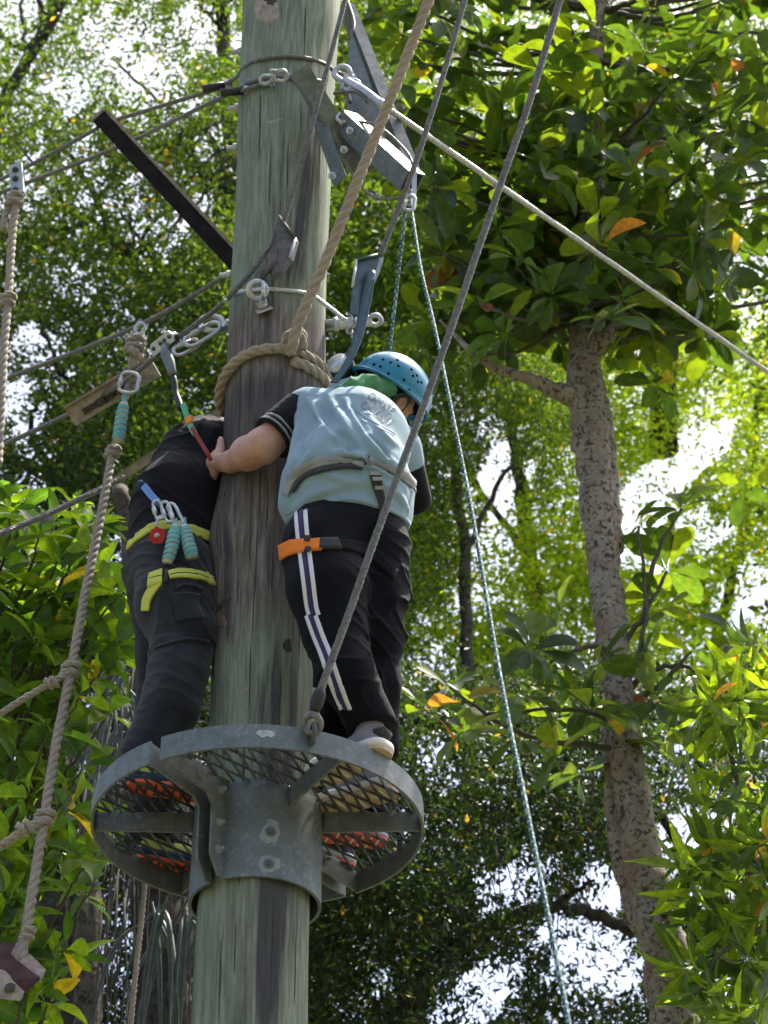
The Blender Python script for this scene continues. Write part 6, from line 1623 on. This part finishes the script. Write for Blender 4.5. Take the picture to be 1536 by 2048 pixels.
# ---------------------------------------------------------------- small-leaved trees behind
ta = thing('small_leaf_tree', 'tall small leaved tree with dark forking branches at the upper left', 'tree')
limbs('trunk', M['gbark'], ta, [[(60, 1330, 15, 44), (130, 1010, 15, 40), (178, 905, 15, 36), (262, 815, 15, 32), (345, 735, 15, 30), (410, 650, 15, 27), (452, 540, 15, 24), (468, 400, 15, 21), (462, 220, 15, 18), (448, 80, 15, 15), (440, -80, 15, 12)]], 14, .01, 31)
limbs('limb', M['gbark'], ta, [[(400, 660, 15, 26), (345, 600, 14.9, 15), (262, 520, 14.8, 12), (180, 440, 14.7, 7), (60, 400, 14.6, 4)],
                               [(270, 525, 14.8, 10), (215, 450, 14.7, 8), (160, 340, 14.6, 6), (80, 240, 14.5, 4)],
                               [(470, 420, 15, 10), (420, 270, 15.1, 6), (330, 210, 15.2, 4), (230, 120, 15.2, 3)],
                               [(345, 610, 14.9, 7), (300, 520, 14.8, 5), (240, 420, 14.8, 3)], [(250, 515, 14.8, 6), (150, 495, 14.8, 4), (40, 470, 14.8, 3)]], 9, .012, 32)
rb = random.Random(77); fine_b = []
for hx, hy in ((468, 400), (462, 220), (410, 650), (262, 520), (180, 440), (345, 735), (60, 110), (448, 60), (240, 930), (60, 935)):
    for _ in range(4):
        a = rb.uniform(2.4, 5.6); L1 = rb.uniform(90, 200); x1, y1 = hx + L1 * math.cos(a), hy + L1 * math.sin(a); a2 = a + rb.uniform(-.5, .5)
        x2, y2 = x1 + L1 * .8 * math.cos(a2), y1 + L1 * .8 * math.sin(a2); Yb = 14.2 + rb.uniform(-.5, .6)
        fine_b.append([(hx, hy, 14.6, 5), ((hx + x1) / 2 + rb.uniform(-12, 12), (hy + y1) / 2 + 8, Yb, 4.2), (x1, y1, Yb, 3.2), (x2, y2, Yb, 1.6)])
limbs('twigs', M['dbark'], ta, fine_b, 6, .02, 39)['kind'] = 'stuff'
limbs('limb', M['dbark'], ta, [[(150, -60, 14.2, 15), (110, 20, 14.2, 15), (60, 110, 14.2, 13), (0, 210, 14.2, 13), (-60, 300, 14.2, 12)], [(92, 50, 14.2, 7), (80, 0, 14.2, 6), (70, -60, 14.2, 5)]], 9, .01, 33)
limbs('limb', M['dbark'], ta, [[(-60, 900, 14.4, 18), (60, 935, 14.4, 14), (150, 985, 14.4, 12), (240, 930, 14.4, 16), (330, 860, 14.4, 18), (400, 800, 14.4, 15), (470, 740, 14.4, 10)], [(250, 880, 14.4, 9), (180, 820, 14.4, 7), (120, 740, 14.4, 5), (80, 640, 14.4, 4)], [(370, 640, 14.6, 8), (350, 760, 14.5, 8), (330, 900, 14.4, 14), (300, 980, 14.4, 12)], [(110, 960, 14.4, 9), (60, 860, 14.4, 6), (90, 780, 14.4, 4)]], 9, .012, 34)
HO = [(290, 95, 80, .5), (335, 170, 50, .5), (215, 60, 50, .4), (60, 215, 60, .4), (320, 480, 50, .6), (255, 410, 55, .5), (60, 740, 70, .7), (30, 800, 50, .75), (100, 690, 45, .6), (430, 300, 40, .6), (30, 390, 55, .6), (430, 60, 60, .7), (170, 320, 45, .55), (20, 30, 70, .6), (140, 180, 40, .6), (390, 440, 40, .7), (130, 560, 40, .5)]
crown('crown', ta, [(-120, -120, 560, 560, 12.5, 17.5, 150, .62, 1), (-120, 480, 500, 980, 12.5, 17, 120, .55, 1.1), (500, -120, 760, 500, 15, 18, 60, .6, 1)], 150000, .072, 'olive', M['fine'], 41, HO, .5)
tb = thing('small_leaf_tree', 'dark dense tree standing behind the large leaved crown at the upper right', 'tree')
limbs('trunk', M['dbark'], tb, [[(1330, 900, 20, 30), (1320, 600, 20, 28), (1310, 300, 20, 26), (1320, -80, 20, 22)], [(1315, 80, 20, 40), (1290, 60, 20, 34), (1265, 140, 20, 12)]], 9, .02, 35)
crown('crown', tb, [(640, -120, 1680, 640, 16, 21, 300, .8, 1), (660, 300, 1000, 760, 14, 18, 110, .6, 1)], 80000, .10, 'mid', M['fine'], 42, [(760, 420, 50, .7), (860, 130, 40, .6), (690, 480, 40, .6), (1395, 590, 45, .5), (1480, 640, 50, .5)], .4)
tc_ = thing('small_leaf_tree', 'sunlit yellow green small leaved tree behind the speckled trunk', 'tree')
limbs('trunk', M['gbark'], tc_, [[(1120, 1700, 19, 22), (1100, 1400, 19, 20), (1060, 1100, 19, 17), (1030, 900, 19, 12), (1000, 700, 19, 8)], [(1400, 1500, 19.5, 16), (1440, 1250, 19.5, 12), (1500, 1000, 19.5, 8), (1520, 760, 19.5, 5)], [(1060, 1110, 19, 10), (960, 980, 19, 6), (880, 860, 19, 4)]], 9, .015, 36)
HC = [(1440, 790, 40, .45), (1510, 620, 40, .3), (1000, 955, 50, .9), (1290, 1010, 75, .9), (1395, 900, 55, .9), (870, 870, 26, .6), (1490, 1170, 50, .8), (1530, 1230, 50, .8), (1380, 1060, 45, .8), (1340, 610, 45, .7), (1260, 1110, 40, .8), (1000, 870, 30, .6), (1075, 870, 26, .5), (930, 1190, 26, .5), (860, 1320, 32, .6), (840, 1250, 25, .5)]
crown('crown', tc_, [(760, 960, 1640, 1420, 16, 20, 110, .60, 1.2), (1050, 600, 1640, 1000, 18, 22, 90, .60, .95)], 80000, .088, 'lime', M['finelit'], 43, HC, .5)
td = thing('small_leaf_tree', 'weeping small leaved tree between the blue shirt and the speckled trunk', 'tree')
limbs('trunk', M['gbark'], td, [[(930, 1900, 15, 18), (940, 1500, 15, 15), (925, 1100, 15, 12), (900, 800, 15, 9), (880, 560, 15, 6)], [(925, 1120, 15, 8), (1000, 960, 15, 5), (1080, 860, 15, 4)]], 9, .012, 37)
crown('crown', td, [(780, 640, 1100, 960, 13.5, 16, 52, .42, 1), (770, 940, 900, 1420, 13.5, 16, 22, .36, 1)], 36000, .060, 'weep', M['fine'], 44, HC, .9, .34)
te = thing('vine_draped_tree', 'dark tree draped with hanging vines and an arching limb at the lower middle', 'tree')
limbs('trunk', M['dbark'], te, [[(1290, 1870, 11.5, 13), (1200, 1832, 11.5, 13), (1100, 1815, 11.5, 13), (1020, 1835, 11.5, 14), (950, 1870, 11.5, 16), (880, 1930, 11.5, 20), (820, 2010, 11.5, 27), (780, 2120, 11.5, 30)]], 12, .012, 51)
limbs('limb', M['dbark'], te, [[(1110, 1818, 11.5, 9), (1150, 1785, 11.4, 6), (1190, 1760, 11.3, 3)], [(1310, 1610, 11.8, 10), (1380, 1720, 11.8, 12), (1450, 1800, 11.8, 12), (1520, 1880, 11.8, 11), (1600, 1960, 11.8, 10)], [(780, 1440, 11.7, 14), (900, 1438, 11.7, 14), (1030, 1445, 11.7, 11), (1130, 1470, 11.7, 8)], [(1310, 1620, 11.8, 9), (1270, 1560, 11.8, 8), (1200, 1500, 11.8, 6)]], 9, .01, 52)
HE = [(1190, 1880, 72, .72), (1130, 1950, 45, .55), (1250, 1960, 45, .55), (1010, 1960, 45, .6), (980, 1780, 50, .7), (720, 1900, 45, .7), (740, 1970, 40, .75), (1340, 1700, 60, .8), (1390, 1650, 45, .7), (880, 1560, 35, .6), (1400, 1790, 45, .8), (960, 2010, 60, .8), (1060, 1760, 45, .7), (1420, 1960, 60, .8), (700, 2000, 40, .7), (860, 1500, 30, .6), (1210, 1780, 50, .8)]
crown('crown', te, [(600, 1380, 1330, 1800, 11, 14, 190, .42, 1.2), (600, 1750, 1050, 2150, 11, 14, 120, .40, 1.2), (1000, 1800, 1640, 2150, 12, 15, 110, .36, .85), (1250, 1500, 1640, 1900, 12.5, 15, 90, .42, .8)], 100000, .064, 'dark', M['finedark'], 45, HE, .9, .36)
tf = thing('banyan_tree', 'dark shaded tree with hanging aerial roots behind the shrub at lower left', 'tree')
limbs('trunk', M['gbark'], tf, [[(170, 2150, 10.6, 30), (176, 1850, 10.6, 26), (188, 1600, 10.6, 22), (205, 1420, 10.6, 21), (236, 1280, 10.6, 20), (262, 1120, 10.6, 18), (240, 980, 10.6, 16)]], 12, .01, 53)
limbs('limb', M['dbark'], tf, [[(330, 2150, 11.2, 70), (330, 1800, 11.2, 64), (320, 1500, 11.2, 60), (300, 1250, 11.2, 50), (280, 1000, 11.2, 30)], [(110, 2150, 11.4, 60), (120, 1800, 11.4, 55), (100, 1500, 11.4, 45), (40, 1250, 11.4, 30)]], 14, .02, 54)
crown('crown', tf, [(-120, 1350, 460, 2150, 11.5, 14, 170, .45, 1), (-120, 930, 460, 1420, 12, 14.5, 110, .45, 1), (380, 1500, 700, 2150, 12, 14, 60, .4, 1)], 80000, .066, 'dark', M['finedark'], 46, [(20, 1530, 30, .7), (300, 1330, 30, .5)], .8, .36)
def hanging(name, parent, mat, n, x0, x1, y0, y1, l0, l1, Y0, Y1, seed, rad=(.004, .011), sway=.10):
    r = np.random.default_rng(seed); m = MB()
    for _ in range(n):
        x, y, Y = r.uniform(x0, x1), r.uniform(y0, y1), r.uniform(Y0, Y1); p = at(x, y, Y); Ls = r.uniform(l0, l1); k = 6
        dx, dy = r.normal(0, sway, 2); pts = [p + np.array([dx * t * t + .02 * math.sin(5 * t + x), dy * t * t, -Ls * t]) for t in np.linspace(0, 1, k)]
        m.tube(pts, np.linspace(r.uniform(*rad), .0022, k), 5)
    o = m.build(name, mat, parent, True); o['kind'] = 'stuff'; return o
hanging('aerial_roots', tf, M['root'], 80, 150, 470, 1480, 1800, .6, 1.8, 9.8, 11.0, 61, (.003, .007))
hanging('aerial_roots', tf, M['root'], 40, 230, 400, 1260, 1420, .7, 1.6, 9.8, 11, 62)
hanging('vines', te, M['dbark'], 46, 640, 1260, 1450, 1700, .3, 1.1, 10.9, 12.0, 63, (.003, .008), .12)
# dead palm fronds hanging behind the left climber's legs
pf_ = thing('hanging_palm_fronds', 'limp grey green palm fronds hanging in the shade left of the platform', 'palm fronds')
r = np.random.default_rng(71)
def frond_leaf(x, y, Y, L, W, lean):
    p = at(x, y, Y); v = []; f = []; k = 8
    for i in range(k):
        t = i / (k - 1); c = p + np.array([lean * math.sin(t * 1.5), .05 * math.sin(3 * t + x), -L * t + .12 * math.sin(t * math.pi)])
        w = W * math.sin(math.pi * (.12 + .86 * t)) ; v += [c - RT * w, c + np.array([0, -.012, 0]), c + RT * w]
    for i in range(k - 1):
        for j in range(2): f.append((i * 3 + j, i * 3 + j + 1, i * 3 + 4 + j, i * 3 + 3 + j))
    return v, f
for i in range(44):
    x = r.uniform(225, 300) if i < 24 else r.uniform(300, 410); y = r.uniform(1290, 1420) if i < 24 else r.uniform(1790, 1850)
    m = MB(); m.add(*frond_leaf(x, y, 8.6 + r.uniform(-.3, .3), r.uniform(.5, .95), r.uniform(.007, .014), r.uniform(-.25, .18))); m.build('leaflet', M['palm'], pf_, True)
# ---------------------------------------------------------------- more of the same wood, to the sides and behind the pole
tg = thing('small_leaf_tree', 'shaded tree right behind the pole and the climbers', 'tree')
limbs('trunk', M['gbark'], tg, [[(590, 2100, 17, 30), (585, 1500, 17, 26), (570, 900, 17, 20), (560, 400, 17, 14)]], 9, .02, 55)
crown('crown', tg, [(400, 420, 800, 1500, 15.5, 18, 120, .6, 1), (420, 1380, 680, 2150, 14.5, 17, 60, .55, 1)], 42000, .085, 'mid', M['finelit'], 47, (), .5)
th_ = thing('small_leaf_tree', 'small leaved tree standing past the left edge', 'tree')
limbs('trunk', M['gbark'], th_, [[(-420, 2300, 15.5, 44), (-400, 1500, 15.5, 38), (-380, 800, 15.5, 28), (-360, 100, 15.5, 18)]], 9, .02, 56)
crown('crown', th_, [(-750, -150, -110, 2150, 13.5, 18, 190, .7, 1)], 60000, .09, 'olive', M['fine'], 48, (), .5)
ti = thing('small_leaf_tree', 'small leaved tree standing past the right edge', 'tree')
limbs('trunk', M['gbark'], ti, [[(1950, 2300, 17, 44), (1930, 1500, 17, 36), (1900, 800, 17, 28), (1880, 100, 17, 18)]], 9, .02, 57)
crown('crown', ti, [(1640, -150, 2300, 2150, 15, 20, 190, .8, 1)], 60000, .10, 'mid', M['fine'], 49, (), .5)
